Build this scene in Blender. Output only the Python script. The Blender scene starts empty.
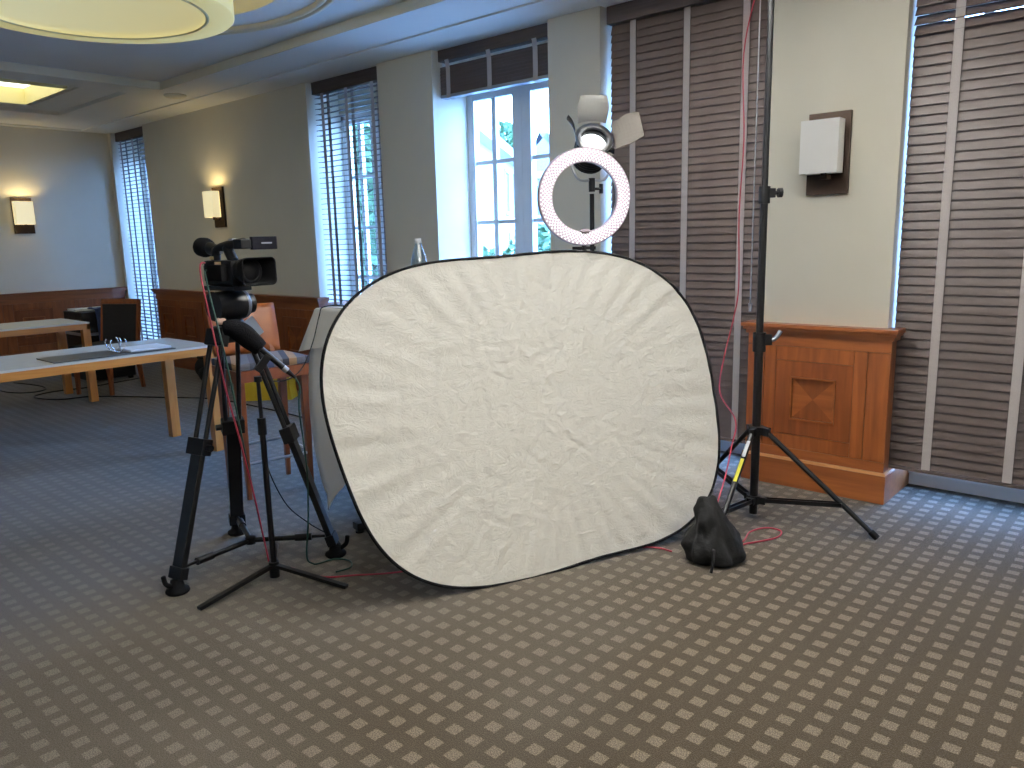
import bpy, bmesh, math, random
from mathutils import Vector, Matrix, noise
random.seed(7)
PI = math.pi
sc = bpy.context.scene
COL = sc.collection

# ------------------------------------------------------------------ camera
H = 1.4
YAW, PIT, ROL, FPX = -0.7296446825608727, 0.1863545014722832, -0.024377302220892613, 776.99
fw = Vector((math.sin(YAW) * math.cos(PIT), math.cos(YAW) * math.cos(PIT), -math.sin(PIT)))
rt = fw.cross(Vector((0, 0, 1))).normalized()
up = rt.cross(fw)
c_, s_ = math.cos(ROL), math.sin(ROL)
r2, u2 = c_ * rt + s_ * up, -s_ * rt + c_ * up
cam = bpy.data.cameras.new('camera')
cam.sensor_width = 36.0
cam.lens = FPX / 1024 * 36
cam.clip_start = 0.05
cam.clip_end = 300
co = bpy.data.objects.new('camera', cam)
COL.objects.link(co)
co.matrix_world = Matrix(((r2.x, u2.x, -fw.x, 0), (r2.y, u2.y, -fw.y, 0), (r2.z, u2.z, -fw.z, H), (0, 0, 0, 1)))
sc.camera = co

# ------------------------------------------------------------------ colour management, world, lights
vs = sc.view_settings
vs.view_transform = 'Standard'
vs.look = 'None'
vs.gamma = 1.0
vs.use_curve_mapping = False
vs.exposure = 0.45
cy = sc.cycles
cy.use_denoising = True
cy.max_bounces = 8
cy.diffuse_bounces = 5
cy.glossy_bounces = 3
cy.transmission_bounces = 6
cy.transparent_max_bounces = 12
cy.caustics_reflective = False
cy.caustics_refractive = False
cy.sample_clamp_indirect = 6.0

SKY = 34.0
w = bpy.data.worlds.new('overcast_sky')
sc.world = w
w.use_nodes = True
nt = w.node_tree
bg = nt.nodes['Background']
tc = nt.nodes.new('ShaderNodeTexCoord')
sep = nt.nodes.new('ShaderNodeSeparateXYZ')
nt.links.new(tc.outputs['Generated'], sep.inputs[0])
rmp = nt.nodes.new('ShaderNodeValToRGB')
rmp.color_ramp.elements[0].position = 0.0
rmp.color_ramp.elements[0].color = (0.29, 0.53, 1.0, 1)
rmp.color_ramp.elements[1].position = 0.7
rmp.color_ramp.elements[1].color = (0.22, 0.46, 1.0, 1)
nt.links.new(sep.outputs['Z'], rmp.inputs[0])
nt.links.new(rmp.outputs[0], bg.inputs['Color'])
bg.inputs['Strength'].default_value = SKY


def area(name, loc, target, sx, sy, power, color, portal=False, spread=PI):
    l = bpy.data.lights.new(name, 'AREA')
    l.shape = 'RECTANGLE'
    l.size, l.size_y = sx, sy
    l.energy = power
    l.color = color
    l.spread = spread
    if portal:
        l.cycles.is_portal = True
    o = bpy.data.objects.new(name, l)
    COL.objects.link(o)
    o.location = loc
    d = Vector(target) - Vector(loc)
    o.rotation_euler = d.to_track_quat('-Z', 'Y').to_euler()
    return o


# daylight portals in the window openings (guide the sky light only)
for k, (a, b) in enumerate(((-10.17, -9.31), (-6.05, -5.07), (-4.43, -3.35), (-2.93, -1.85), (-1.17, -0.11))):
    area('window_portal', ((a + b) / 2, 4.7, 1.3), ((a + b) / 2, 0, 1.3), b - a, 2.4, 1, (1, 1, 1), portal=True)
# area light added to brighten the near half, standing in for unseen ceiling lamps
area('near_fill_light', (0.9, 0.6, 2.76), (0.9, 0.6, 0), 1.6, 1.6, 26, (1.0, 0.93, 0.82))


# ------------------------------------------------------------------ materials
def new_mat(name):
    m = bpy.data.materials.new(name)
    m.use_nodes = True
    n = m.node_tree
    return m, n, n.nodes['Principled BSDF']


def mat(name, col, rough=0.5, metal=0.0, var=0.0, scale=8.0, bump=0.0, bscale=40.0, emit=None, estr=0.0, sheen=0.0, spec=0.5, coat=0.0):
    m, n, b = new_mat(name)
    b.inputs['Roughness'].default_value = rough
    b.inputs['Metallic'].default_value = metal
    b.inputs['Specular IOR Level'].default_value = spec
    if sheen:
        b.inputs['Sheen Weight'].default_value = sheen
    if coat:
        b.inputs['Coat Weight'].default_value = coat
        b.inputs['Coat Roughness'].default_value = 0.15
    tcn = n.nodes.new('ShaderNodeTexCoord')
    nz = n.nodes.new('ShaderNodeTexNoise')
    nz.inputs['Scale'].default_value = scale
    nz.inputs['Detail'].default_value = 4
    n.links.new(tcn.outputs['Object'], nz.inputs['Vector'])
    r = n.nodes.new('ShaderNodeValToRGB')
    r.color_ramp.elements[0].position = 0.3
    r.color_ramp.elements[1].position = 0.7
    r.color_ramp.elements[0].color = [c * (1 - var) for c in col] + [1]
    r.color_ramp.elements[1].color = [min(1, c * (1 + var)) for c in col] + [1]
    n.links.new(nz.outputs['Fac'], r.inputs[0])
    n.links.new(r.outputs[0], b.inputs['Base Color'])
    if bump:
        nb = n.nodes.new('ShaderNodeTexNoise')
        nb.inputs['Scale'].default_value = bscale
        nb.inputs['Detail'].default_value = 3
        n.links.new(tcn.outputs['Object'], nb.inputs['Vector'])
        bp = n.nodes.new('ShaderNodeBump')
        bp.inputs['Strength'].default_value = bump
        bp.inputs['Distance'].default_value = 0.01
        n.links.new(nb.outputs['Fac'], bp.inputs['Height'])
        n.links.new(bp.outputs[0], b.inputs['Normal'])
    if emit:
        b.inputs['Emission Color'].default_value = (*emit, 1)
        b.inputs['Emission Strength'].default_value = estr
    return m


def wood(name, c1, c2, stretch=(18, 18, 1.6), rough=0.35, coat=0.2):
    m, n, b = new_mat(name)
    b.inputs['Roughness'].default_value = rough
    b.inputs['Coat Weight'].default_value = coat
    b.inputs['Coat Roughness'].default_value = 0.25
    tcn = n.nodes.new('ShaderNodeTexCoord')
    mp = n.nodes.new('ShaderNodeMapping')
    mp.inputs['Scale'].default_value = stretch
    n.links.new(tcn.outputs['Object'], mp.inputs[0])
    nz = n.nodes.new('ShaderNodeTexNoise')
    nz.inputs['Scale'].default_value = 1.0
    nz.inputs['Detail'].default_value = 6
    nz.inputs['Distortion'].default_value = 0.6
    n.links.new(mp.outputs[0], nz.inputs['Vector'])
    r = n.nodes.new('ShaderNodeValToRGB')
    r.color_ramp.elements[0].position = 0.32
    r.color_ramp.elements[1].position = 0.68
    r.color_ramp.elements[0].color = (*c1, 1)
    r.color_ramp.elements[1].color = (*c2, 1)
    n.links.new(nz.outputs['Fac'], r.inputs[0])
    n.links.new(r.outputs[0], b.inputs['Base Color'])
    return m


def math_node(n, op, a, b=None):
    k = n.nodes.new('ShaderNodeMath')
    k.operation = op
    for i, v in enumerate((a, b)):
        if v is None:
            continue
        if isinstance(v, (int, float)):
            k.inputs[i].default_value = v
        else:
            n.links.new(v, k.inputs[i])
    return k.outputs[0]


DX, DY = 0.0, 0.0137


def carpet_mat():
    m, n, b = new_mat('carpet_small_squares')
    b.inputs['Roughness'].default_value = 0.95
    b.inputs['Specular IOR Level'].default_value = 0.1
    b.inputs['Sheen Weight'].default_value = 0.16
    b.inputs['Sheen Roughness'].default_value = 0.4
    tcn = n.nodes.new('ShaderNodeTexCoord')
    nz = n.nodes.new('ShaderNodeTexNoise')
    nz.inputs['Scale'].default_value = 260
    nz.inputs['Detail'].default_value = 2
    n.links.new(tcn.outputs['Object'], nz.inputs['Vector'])
    vm = n.nodes.new('ShaderNodeVectorMath')
    vm.operation = 'MULTIPLY_ADD'
    n.links.new(nz.outputs['Color'], vm.inputs[0])
    vm.inputs[1].default_value = (0.012, 0.012, 0)
    n.links.new(tcn.outputs['Object'], vm.inputs[2])
    s = n.nodes.new('ShaderNodeSeparateXYZ')
    n.links.new(vm.outputs[0], s.inputs[0])

    def band(o, off, pitch, half):
        t = math_node(n, 'MULTIPLY', math_node(n, 'SUBTRACT', o, off), 1 / pitch)
        f = math_node(n, 'FRACT', t)
        d = math_node(n, 'ABSOLUTE', math_node(n, 'SUBTRACT', f, 0.5))
        return math_node(n, 'LESS_THAN', d, half)
    mk = math_node(n, 'MULTIPLY', band(s.outputs['X'], -0.626 - 0.0793 / 2 + 0.006 + DX, 0.0793, 0.265),
                   band(s.outputs['Y'], 1.942 - 0.0811 / 2 + 0.006 + DY, 0.0811, 0.25))
    n2 = n.nodes.new('ShaderNodeTexNoise')
    n2.inputs['Scale'].default_value = 290
    n2.inputs['Detail'].default_value = 1
    n.links.new(tcn.outputs['Object'], n2.inputs['Vector'])
    n3 = n.nodes.new('ShaderNodeTexNoise')
    n3.inputs['Scale'].default_value = 1.6
    n3.inputs['Detail'].default_value = 3
    n.links.new(tcn.outputs['Object'], n3.inputs['Vector'])

    def ramp(src, c1, c2, p1=0.35, p2=0.65):
        r = n.nodes.new('ShaderNodeValToRGB')
        r.color_ramp.elements[0].position = p1
        r.color_ramp.elements[1].position = p2
        r.color_ramp.elements[0].color = (*c1, 1)
        r.color_ramp.elements[1].color = (*c2, 1)
        n.links.new(src, r.inputs[0])
        return r.outputs[0]
    dark = ramp(n2.outputs['Fac'], (0.025, 0.018, 0.0115), (0.064, 0.050, 0.034))
    light = ramp(n2.outputs['Fac'], (0.058, 0.046, 0.034), (0.205, 0.174, 0.138))
    mx = n.nodes.new('ShaderNodeMix')
    mx.data_type = 'RGBA'
    n.links.new(mk, mx.inputs[0])
    n.links.new(dark, mx.inputs[6])
    n.links.new(light, mx.inputs[7])
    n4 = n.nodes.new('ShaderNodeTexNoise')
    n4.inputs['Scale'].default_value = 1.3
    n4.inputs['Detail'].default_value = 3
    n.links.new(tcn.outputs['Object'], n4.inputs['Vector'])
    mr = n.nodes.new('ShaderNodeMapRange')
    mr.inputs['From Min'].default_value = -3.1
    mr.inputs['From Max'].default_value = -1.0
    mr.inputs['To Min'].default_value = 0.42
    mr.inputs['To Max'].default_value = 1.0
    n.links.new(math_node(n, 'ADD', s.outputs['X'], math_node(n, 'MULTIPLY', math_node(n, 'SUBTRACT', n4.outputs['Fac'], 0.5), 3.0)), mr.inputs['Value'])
    worn_daylit = ramp(n2.outputs['Fac'], (0.088, 0.078, 0.066), (0.170, 0.154, 0.134))  # worn pile at left, lightened and greyed to imitate the blue daylight there
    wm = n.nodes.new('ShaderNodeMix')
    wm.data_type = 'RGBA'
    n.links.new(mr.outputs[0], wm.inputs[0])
    n.links.new(worn_daylit, wm.inputs[6])
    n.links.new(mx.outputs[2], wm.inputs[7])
    wear = ramp(n3.outputs['Fac'], (0.9, 0.89, 0.88), (1.08, 1.06, 1.03), 0.3, 0.7)
    mm = n.nodes.new('ShaderNodeMix')
    mm.data_type = 'RGBA'
    mm.blend_type = 'MULTIPLY'
    mm.inputs[0].default_value = 1
    n.links.new(wm.outputs[2], mm.inputs[6])
    n.links.new(wear, mm.inputs[7])
    n.links.new(mm.outputs[2], b.inputs['Base Color'])
    bp = n.nodes.new('ShaderNodeBump')
    bp.inputs['Strength'].default_value = 0.6
    bp.inputs['Distance'].default_value = 0.004
    n.links.new(n2.outputs['Fac'], bp.inputs['Height'])
    n.links.new(bp.outputs[0], b.inputs['Normal'])
    return m


def glass_mat(name, tint=(0.93, 0.97, 1.0), refl=0.07):
    m = bpy.data.materials.new(name)
    m.use_nodes = True
    n = m.node_tree
    n.nodes.remove(n.nodes['Principled BSDF'])
    t = n.nodes.new('ShaderNodeBsdfTransparent')
    t.inputs[0].default_value = (*tint, 1)
    g = n.nodes.new('ShaderNodeBsdfGlossy')
    g.inputs['Roughness'].default_value = 0.02
    mx = n.nodes.new('ShaderNodeMixShader')
    mx.inputs[0].default_value = refl
    n.links.new(t.outputs[0], mx.inputs[1])
    n.links.new(g.outputs[0], mx.inputs[2])
    n.links.new(mx.outputs[0], n.nodes['Material Output'].inputs[0])
    return m


def fabric_mat(name, col):
    """crumpled white reflector cloth: creases as fine relief"""
    m, n, b = new_mat(name)
    b.inputs['Base Color'].default_value = (*col, 1)
    b.inputs['Roughness'].default_value = 0.75
    b.inputs['Sheen Weight'].default_value = 0.1
    tcn = n.nodes.new('ShaderNodeTexCoord')
    last = None
    for sx, st, dist, kind in ((7, 0.22, 0.010, 'n'), (13, 0.20, 0.006, 'v'), (50, 0.05, 0.003, 'n')):
        mp = n.nodes.new('ShaderNodeMapping')
        mp.inputs['Rotation'].default_value = (0, 0.5, 0.6)
        mp.inputs['Scale'].default_value = (1.0, 1.0, 1.7)
        n.links.new(tcn.outputs['Object'], mp.inputs[0])
        if kind == 'n':
            t = n.nodes.new('ShaderNodeTexNoise')
            t.inputs['Detail'].default_value = 4
            t.inputs['Distortion'].default_value = 1.6
            h = t.outputs['Fac']
        else:
            t = n.nodes.new('ShaderNodeTexNoise')
            t.inputs['Detail'].default_value = 2
            t.inputs['Distortion'].default_value = 2.6
            f = math_node(n, 'ABSOLUTE', math_node(n, 'SUBTRACT', t.outputs['Fac'], 0.5))
            h = math_node(n, 'POWER', f, 0.5)
        t.inputs['Scale'].default_value = sx
        n.links.new(mp.outputs[0], t.inputs['Vector'])
        bp = n.nodes.new('ShaderNodeBump')
        bp.inputs['Strength'].default_value = st
        bp.inputs['Distance'].default_value = dist * 3
        n.links.new(h, bp.inputs['Height'])
        if last:
            n.links.new(last, bp.inputs['Normal'])
        last = bp.outputs[0]
    n.links.new(last, b.inputs['Normal'])
    return m


def stripe_mat(name):
    m, n, b = new_mat(name)
    b.inputs['Roughness'].default_value = 0.8
    tcn = n.nodes.new('ShaderNodeTexCoord')
    s = n.nodes.new('ShaderNodeSeparateXYZ')
    n.links.new(tcn.outputs['Object'], s.inputs[0])
    f = math_node(n, 'FRACT', math_node(n, 'MULTIPLY', math_node(n, 'ADD', s.outputs['Y'], math_node(n, 'MULTIPLY', s.outputs['X'], 0.35)), 3.1))
    r = n.nodes.new('ShaderNodeValToRGB')
    r.color_ramp.interpolation = 'CONSTANT'
    cols = [(0.0, (0.07, 0.085, 0.15)), (0.2, (0.17, 0.14, 0.125)), (0.36, (0.02, 0.02, 0.03)), (0.48, (0.36, 0.20, 0.09)),
            (0.62, (0.10, 0.10, 0.12)), (0.78, (0.03, 0.035, 0.05)), (0.9, (0.19, 0.155, 0.12))]
    e = r.color_ramp.elements
    e[0].position, e[0].color = cols[0][0], (*cols[0][1], 1)
    e[1].position, e[1].color = cols[1][0], (*cols[1][1], 1)
    for p, c in cols[2:]:
        q = e.new(p)
        q.color = (*c, 1)
    n.links.new(f, r.inputs[0])
    n.links.new(r.outputs[0], b.inputs['Base Color'])
    return m


M = {}
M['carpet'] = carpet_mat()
M['wall'] = mat('cream_wallpaper', (0.66, 0.625, 0.53), 0.8, var=0.02, scale=3, bump=0.08, bscale=350)
M['ceil'] = mat('ceiling_paint', (0.74, 0.73, 0.70), 0.85, var=0.015, scale=2)
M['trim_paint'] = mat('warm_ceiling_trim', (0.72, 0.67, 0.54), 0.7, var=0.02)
M['cherry'] = wood('cherry_wood', (0.165, 0.043, 0.011), (0.28, 0.085, 0.022), (22, 22, 2.0))
M['cherry_h'] = wood('cherry_wood_horizontal', (0.18, 0.050, 0.013), (0.30, 0.094, 0.025), (2.0, 22, 22))
M['cherry_dark'] = wood('cherry_wood_deep', (0.13, 0.033, 0.009), (0.22, 0.062, 0.016), (26, 26, 2.4))
M['cherry_pale'] = wood('cherry_edge', (0.56, 0.29, 0.13), (0.66, 0.36, 0.17), (3, 20, 20))
M['beech'] = wood('beech_edge', (0.52, 0.19, 0.034), (0.65, 0.27, 0.058), (3, 3, 30))
M['beech_leg'] = wood('beech_leg', (0.49, 0.175, 0.032), (0.62, 0.25, 0.052), (30, 30, 3))
M['desk_top'] = mat('grey_laminate', (0.66, 0.63, 0.56), 0.22, var=0.03, scale=20)
M['chair_wood'] = wood('chair_wood', (0.17, 0.042, 0.009), (0.24, 0.066, 0.014), (20, 20, 2))
M['chair_back'] = wood('chair_back_veneer', (0.27, 0.070, 0.012), (0.34, 0.098, 0.018), (2, 6, 12), rough=0.4, coat=0.12)
M['stripes'] = stripe_mat('striped_upholstery')
M['dark_uphol'] = mat('dark_upholstery', (0.020, 0.018, 0.019), 0.8, spec=0.2, var=0.15, scale=60)
M['slat'] = wood('blind_slat', (0.057, 0.043, 0.039), (0.083, 0.064, 0.058), (3, 3, 90), rough=0.42, coat=0.0)
M['slat'].node_tree.nodes['Principled BSDF'].inputs['Specular IOR Level'].default_value = 0.2
M['headrail'] = wood('blind_headrail', (0.050, 0.036, 0.034), (0.08, 0.06, 0.055), (3, 3, 60), rough=0.5, coat=0.0)
M['tape'] = mat('blind_ladder_tape', (0.44, 0.40, 0.39), 0.85, var=0.05, scale=200)
M['white_paint'] = mat('white_window_paint', (0.80, 0.81, 0.82), 0.4, var=0.01)
M['glass'] = glass_mat('window_glass')
M['black'] = mat('black_metal', (0.006, 0.006, 0.007), 0.35, var=0.1, spec=0.28)
M['black_plastic'] = mat('black_plastic', (0.006, 0.006, 0.007), 0.45, var=0.1, spec=0.22)
M['rubber'] = mat('black_rubber', (0.005, 0.005, 0.006), 0.8, spec=0.12)
M['black_cloth'] = mat('black_nylon', (0.007, 0.007, 0.0075), 0.8, spec=0.25, var=0.2, scale=30, bump=0.3, bscale=60)
M['foam'] = mat('black_foam', (0.005, 0.005, 0.006), 0.95, spec=0.05, bump=0.5, bscale=220)
M['chrome'] = mat('chrome', (0.75, 0.76, 0.78), 0.16, metal=1.0)
M['steel'] = mat('brushed_steel', (0.50, 0.50, 0.52), 0.38, metal=1.0)
M['brass'] = mat('brass_contacts', (0.75, 0.58, 0.26), 0.3, metal=1.0)
M['bronze'] = mat('dark_bronze', (0.028, 0.017, 0.012), 0.6, spec=0.12, var=0.05)
M['bluegrey'] = mat('satin_grey_metal', (0.35, 0.38, 0.44), 0.3, metal=0.6)
M['reflector'] = fabric_mat('white_reflector_cloth', (0.84, 0.82, 0.77))
M['cloth'] = mat('white_tablecloth', (0.78, 0.75, 0.70), 0.85, var=0.02, scale=4, bump=0.2, bscale=14)
M['paper'] = mat('white_paper', (0.82, 0.83, 0.85), 0.7, var=0.02)
M['orange'] = mat('orange_card', (0.62, 0.25, 0.07), 0.5)
M['red'] = mat('red_cable', (0.34, 0.022, 0.045), 0.45)
M['green'] = mat('green_cable', (0.010, 0.048, 0.036), 0.45)
M['yellow'] = mat('yellow_bag', (0.62, 0.42, 0.02), 0.5, var=0.1)
M['blue_cloth'] = mat('blue_fabric', (0.045, 0.075, 0.20), 0.8, var=0.35, scale=25, bump=0.4, bscale=20)
M['skin'] = mat('pale_rubber', (0.75, 0.52, 0.42), 0.5)
M['binder'] = mat('black_binder_board', (0.030, 0.029, 0.028), 0.42, var=0.1)
M['bottle'] = glass_mat('clear_blue_plastic', (0.72, 0.88, 0.96), 0.30)
M['sticker'] = mat('yellow_sticker', (0.75, 0.70, 0.06), 0.5)
M['shade_lit'] = mat('lit_lamp_shade', (0.8, 0.72, 0.5), 0.7, emit=(1.0, 0.86, 0.50), estr=0.5)
M['shade_off'] = mat('white_lamp_shade', (0.80, 0.79, 0.77), 0.6, var=0.01)
M['bulb'] = mat('lamp_bulb', (1, 0.9, 0.7), 0.5, emit=(1.0, 0.82, 0.5), estr=8)
M['drum_panel'] = mat('drum_diffuser', (0.70, 0.64, 0.36), 0.6, emit=(1.0, 0.88, 0.42), estr=0.32)
M['drum_body'] = mat('drum_plaster', (0.80, 0.70, 0.33), 0.6, emit=(1.0, 0.86, 0.33), estr=0.25)
M['cove_tube'] = mat('cove_light_tube', (1, 0.9, 0.6), 0.5, emit=(1.0, 0.86, 0.42), estr=2.2)
M['box_panel'] = mat('recessed_light_panel', (1, 1, 0.95), 0.5, emit=(1.0, 0.98, 0.80), estr=1.6)
M['box_wall'] = mat('recessed_light_walls', (0.78, 0.70, 0.36), 0.6)
M['led_face'] = mat('ring_light_diffuser', (0.22, 0.17, 0.20), 0.5, emit=(1.0, 0.84, 0.92), estr=0.34)
M['led'] = mat('ring_light_led', (1, 1, 1), 0.5, emit=(0.93, 0.96, 1.0), estr=1.5)
M['ring_shell'] = mat('ring_light_shell', (0.30, 0.24, 0.27), 0.4)
M['lens_glow'] = mat('studio_lamp_lens', (1, 1, 1), 0.3, emit=(0.9, 1.0, 1.0), estr=1.5)
M['barn_inside'] = mat('barn_door_enamel', (0.50, 0.50, 0.49), 0.4, metal=0.3)
M['barn_outside'] = mat('barn_door_grey', (0.07, 0.063, 0.056), 0.85, spec=0.08, var=0.05)
M['lens'] = mat('camera_lens', (0.01, 0.01, 0.016), 0.06, spec=0.8)
M['screen'] = mat('dark_gloss', (0.006, 0.006, 0.010), 0.7, spec=0.06)
M['mark'] = mat('pale_print', (0.35, 0.36, 0.42), 0.5)
M['house'] = mat('white_render', (0.30, 0.29, 0.26), 0.9, var=0.02)
M['roof'] = mat('roof_tiles', (0.07, 0.07, 0.08), 0.8, var=0.1)
M['house_glass'] = mat('dark_house_pane', (0.05, 0.08, 0.10), 0.15)
M['asphalt'] = mat('outdoor_paving', (0.30, 0.30, 0.29), 0.9, var=0.08)
M['leaf'] = mat('shrub_leaves', (0.035, 0.085, 0.03), 0.6, var=0.5, scale=9)
M['bark'] = mat('bark', (0.16, 0.11, 0.07), 0.9)
M['car'] = mat('silver_car_paint', (0.10, 0.12, 0.15), 0.25, metal=0.3)


# ------------------------------------------------------------------ mesh helpers
class MB:
    def __init__(self):
        self.v, self.f, self.s = [], [], []

    def add(self, vs_, fs_, smooth=False):
        o = len(self.v)
        self.v += [Vector(p) for p in vs_]
        self.f += [tuple(i + o for i in f) for f in fs_]
        self.s += [smooth] * len(fs_)
        return self

    def box(self, x0, x1, y0, y1, z0, z1, bev=0.0):
        if bev <= 0:
            v = [(x, y, z) for z in (z0, z1) for y in (y0, y1) for x in (x0, x1)]
            f = [(0, 2, 3, 1), (4, 5, 7, 6), (0, 1, 5, 4), (2, 6, 7, 3), (0, 4, 6, 2), (1, 3, 7, 5)]
            return self.add(v, f)
        bm = bmesh.new()
        bmesh.ops.create_cube(bm, size=1)
        bmesh.ops.scale(bm, vec=(x1 - x0, y1 - y0, z1 - z0), verts=bm.verts)
        bmesh.ops.translate(bm, vec=((x0 + x1) / 2, (y0 + y1) / 2, (z0 + z1) / 2), verts=bm.verts)
        bmesh.ops.bevel(bm, geom=bm.edges[:], offset=bev, segments=2, affect='EDGES', profile=0.7)
        self.bm(bm)
        return self

    def bm(self, bm, mtx=None, smooth=False):
        bm.verts.ensure_lookup_table()
        for i, v in enumerate(bm.verts):
            v.index = i
        self.add([(mtx @ v.co if mtx else v.co.copy()) for v in bm.verts], [tuple(v.index for v in f.verts) for f in bm.faces], smooth)
        bm.free()

    def obox(self, p0, p1, wx, wz, upv=(0, 0, 1), bev=0.0):
        """bar of section wx x wz from p0 to p1"""
        p0, p1 = Vector(p0), Vector(p1)
        d = p1 - p0
        L = d.length
        d.normalize()
        u = Vector(upv)
        if abs(d.dot(u)) > 0.98:
            u = Vector((1, 0, 0))
        x = d.cross(u).normalized()
        z = x.cross(d)
        m = Matrix(((x.x, d.x, z.x, p0.x), (x.y, d.y, z.y, p0.y), (x.z, d.z, z.z, p0.z), (0, 0, 0, 1)))
        t = MB().box(-wx / 2, wx / 2, 0, L, -wz / 2, wz / 2, bev)
        return self.add([m @ v for v in t.v], t.f)

    def cyl(self, p0, p1, r0, r1=None, n=14, caps=True):
        p0, p1 = Vector(p0), Vector(p1)
        r1 = r0 if r1 is None else r1
        d = (p1 - p0).normalized()
        u = d.orthogonal().normalized()
        v = d.cross(u)
        a = [(math.cos(2 * PI * i / n), math.sin(2 * PI * i / n)) for i in range(n)]
        vs_ = [p0 + r0 * (c * u + s * v) for c, s in a] + [p1 + r1 * (c * u + s * v) for c, s in a]
        self.add(vs_, [(i, (i + 1) % n, n + (i + 1) % n, n + i) for i in range(n)], True)
        if caps:
            self.add(vs_[:n], [tuple(range(n - 1, -1, -1))])
            self.add(vs_[n:], [tuple(range(n))])
        return self

    def tube(self, pts, r, n=8, smooth_it=True):
        pts = [Vector(p) for p in pts]
        if smooth_it:
            pts = catmull(pts, 6)
        ring = []
        u = None
        for i, p in enumerate(pts):
            t = (pts[min(i + 1, len(pts) - 1)] - pts[max(i - 1, 0)])
            if t.length < 1e-9:
                t = Vector((0, 0, 1))
            t.normalize()
            if u is None:
                u = t.orthogonal().normalized()
            else:
                u = (u - t * u.dot(t))
                u = u.normalized() if u.length > 1e-6 else t.orthogonal().normalized()
            v = t.cross(u)
            rr = r(i / (len(pts) - 1)) if callable(r) else r
            ring.append([p + rr * (math.cos(2 * PI * k / n) * u + math.sin(2 * PI * k / n) * v) for k in range(n)])
        vs_ = [q for g in ring for q in g]
        fs_ = [(i * n + k, i * n + (k + 1) % n, (i + 1) * n + (k + 1) % n, (i + 1) * n + k) for i in range(len(pts) - 1) for k in range(n)]
        fs_ += [tuple(range(n - 1, -1, -1)), tuple(range((len(pts) - 1) * n, len(pts) * n))]
        return self.add(vs_, fs_, True)

    def lathe(self, prof, n=32, c=(0, 0, 0), axis=(0, 0, 1), closed=False):
        c = Vector(c)
        d = Vector(axis).normalized()
        u = d.orthogonal().normalized()
        v = d.cross(u)
        k = len(prof)
        vs_ = [c + d * z + r * (math.cos(2 * PI * i / n) * u + math.sin(2 * PI * i / n) * v) for i in range(n) for r, z in prof]
        fs_ = [(i * k + j, ((i + 1) % n) * k + j, ((i + 1) % n) * k + j + 1, i * k + j + 1) for i in range(n) for j in range(k - 1)]
        if closed:
            fs_ += [(i * k + k - 1, ((i + 1) % n) * k + k - 1, ((i + 1) % n) * k, i * k) for i in range(n)]
        return self.add(vs_, fs_, True)

    def ell(self, c, rx, ry, rz, mtx=None, u=18, v=12):
        bm = bmesh.new()
        bmesh.ops.create_uvsphere(bm, u_segments=u, v_segments=v, radius=1)
        m = Matrix.Translation(Vector(c)) @ (mtx or Matrix()) @ Matrix.Diagonal((rx, ry, rz, 1))
        self.bm(bm, m, True)
        return self

    def prism(self, poly, z0, z1):
        n = len(poly)
        vs_ = [(x, y, z0) for x, y in poly] + [(x, y, z1) for x, y in poly]
        return self.add(vs_, [tuple(range(n - 1, -1, -1)), tuple(range(n, 2 * n))] + [(i, (i + 1) % n, n + (i + 1) % n, n + i) for i in range(n)])

    def move(self, m):
        self.v = [m @ p for p in self.v]
        return self

    def build(self, name, m, parent=None, loc=None, bev=0.0):
        """one mesh object; parented objects keep the parent's local coordinates"""
        off = Vector((0, 0, 0))
        if parent is None and loc is None:
            xs = [p.x for p in self.v]
            ys = [p.y for p in self.v]
            off = Vector(((min(xs) + max(xs)) / 2, (min(ys) + max(ys)) / 2, min(p.z for p in self.v)))
        elif loc is not None:
            off = Vector(loc)
        me = bpy.data.meshes.new(name)
        me.from_pydata([p - off for p in self.v], [], self.f)
        me.polygons.foreach_set('use_smooth', self.s)
        me.update()
        bm = bmesh.new()
        bm.from_mesh(me)
        bmesh.ops.recalc_face_normals(bm, faces=bm.faces[:])
        bm.to_mesh(me)
        bm.free()
        me.materials.append(M[m] if isinstance(m, str) else m)
        o = bpy.data.objects.new(name, me)
        COL.objects.link(o)
        o.location = off
        if parent is not None:
            o.parent = parent
        if bev:
            md = o.modifiers.new('bevel', 'BEVEL')
            md.width = bev
            md.segments = 2
            md.limit_method = 'ANGLE'
        return o


def catmull(p, n):
    if len(p) < 3:
        return p
    q = [2 * p[0] - p[1]] + p + [2 * p[-1] - p[-2]]
    out = []
    for i in range(1, len(q) - 2):
        a, b, c, d = q[i - 1], q[i], q[i + 1], q[i + 2]
        for k in range(n):
            t = k / n
            out.append(0.5 * (2 * b + (c - a) * t + (2 * a - 5 * b + 4 * c - d) * t * t + (3 * b - a - 3 * c + d) * t ** 3))
    out.append(p[-1])
    return out


def tag(o, label=None, cat=None, group=None, kind=None):
    if label:
        o['label'] = label
    if cat:
        o['category'] = cat
    if group:
        o['group'] = group
    if kind:
        o['kind'] = kind
    return o


def thing(name, label, cat, loc, rz=0.0, group=None, kind=None):
    o = bpy.data.objects.new(name, None)
    o.empty_display_size = 0.1
    COL.objects.link(o)
    o.location = loc
    o.rotation_euler = (0, 0, rz)
    return tag(o, label, cat, group, kind)


def struct(name, mb, m, label=None):
    return tag(mb.build(name, m), label, None, None, 'structure')


def link_copy(o, parent, loc=None):
    c = o.copy()
    COL.objects.link(c)
    c.parent = parent
    if loc is not None:
        c.location = loc
    return c


def copy_tree(o, parent=None):
    c = o.copy()
    COL.objects.link(c)
    c.parent = parent
    for ch in list(o.children):
        copy_tree(ch, c)
    return c


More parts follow.
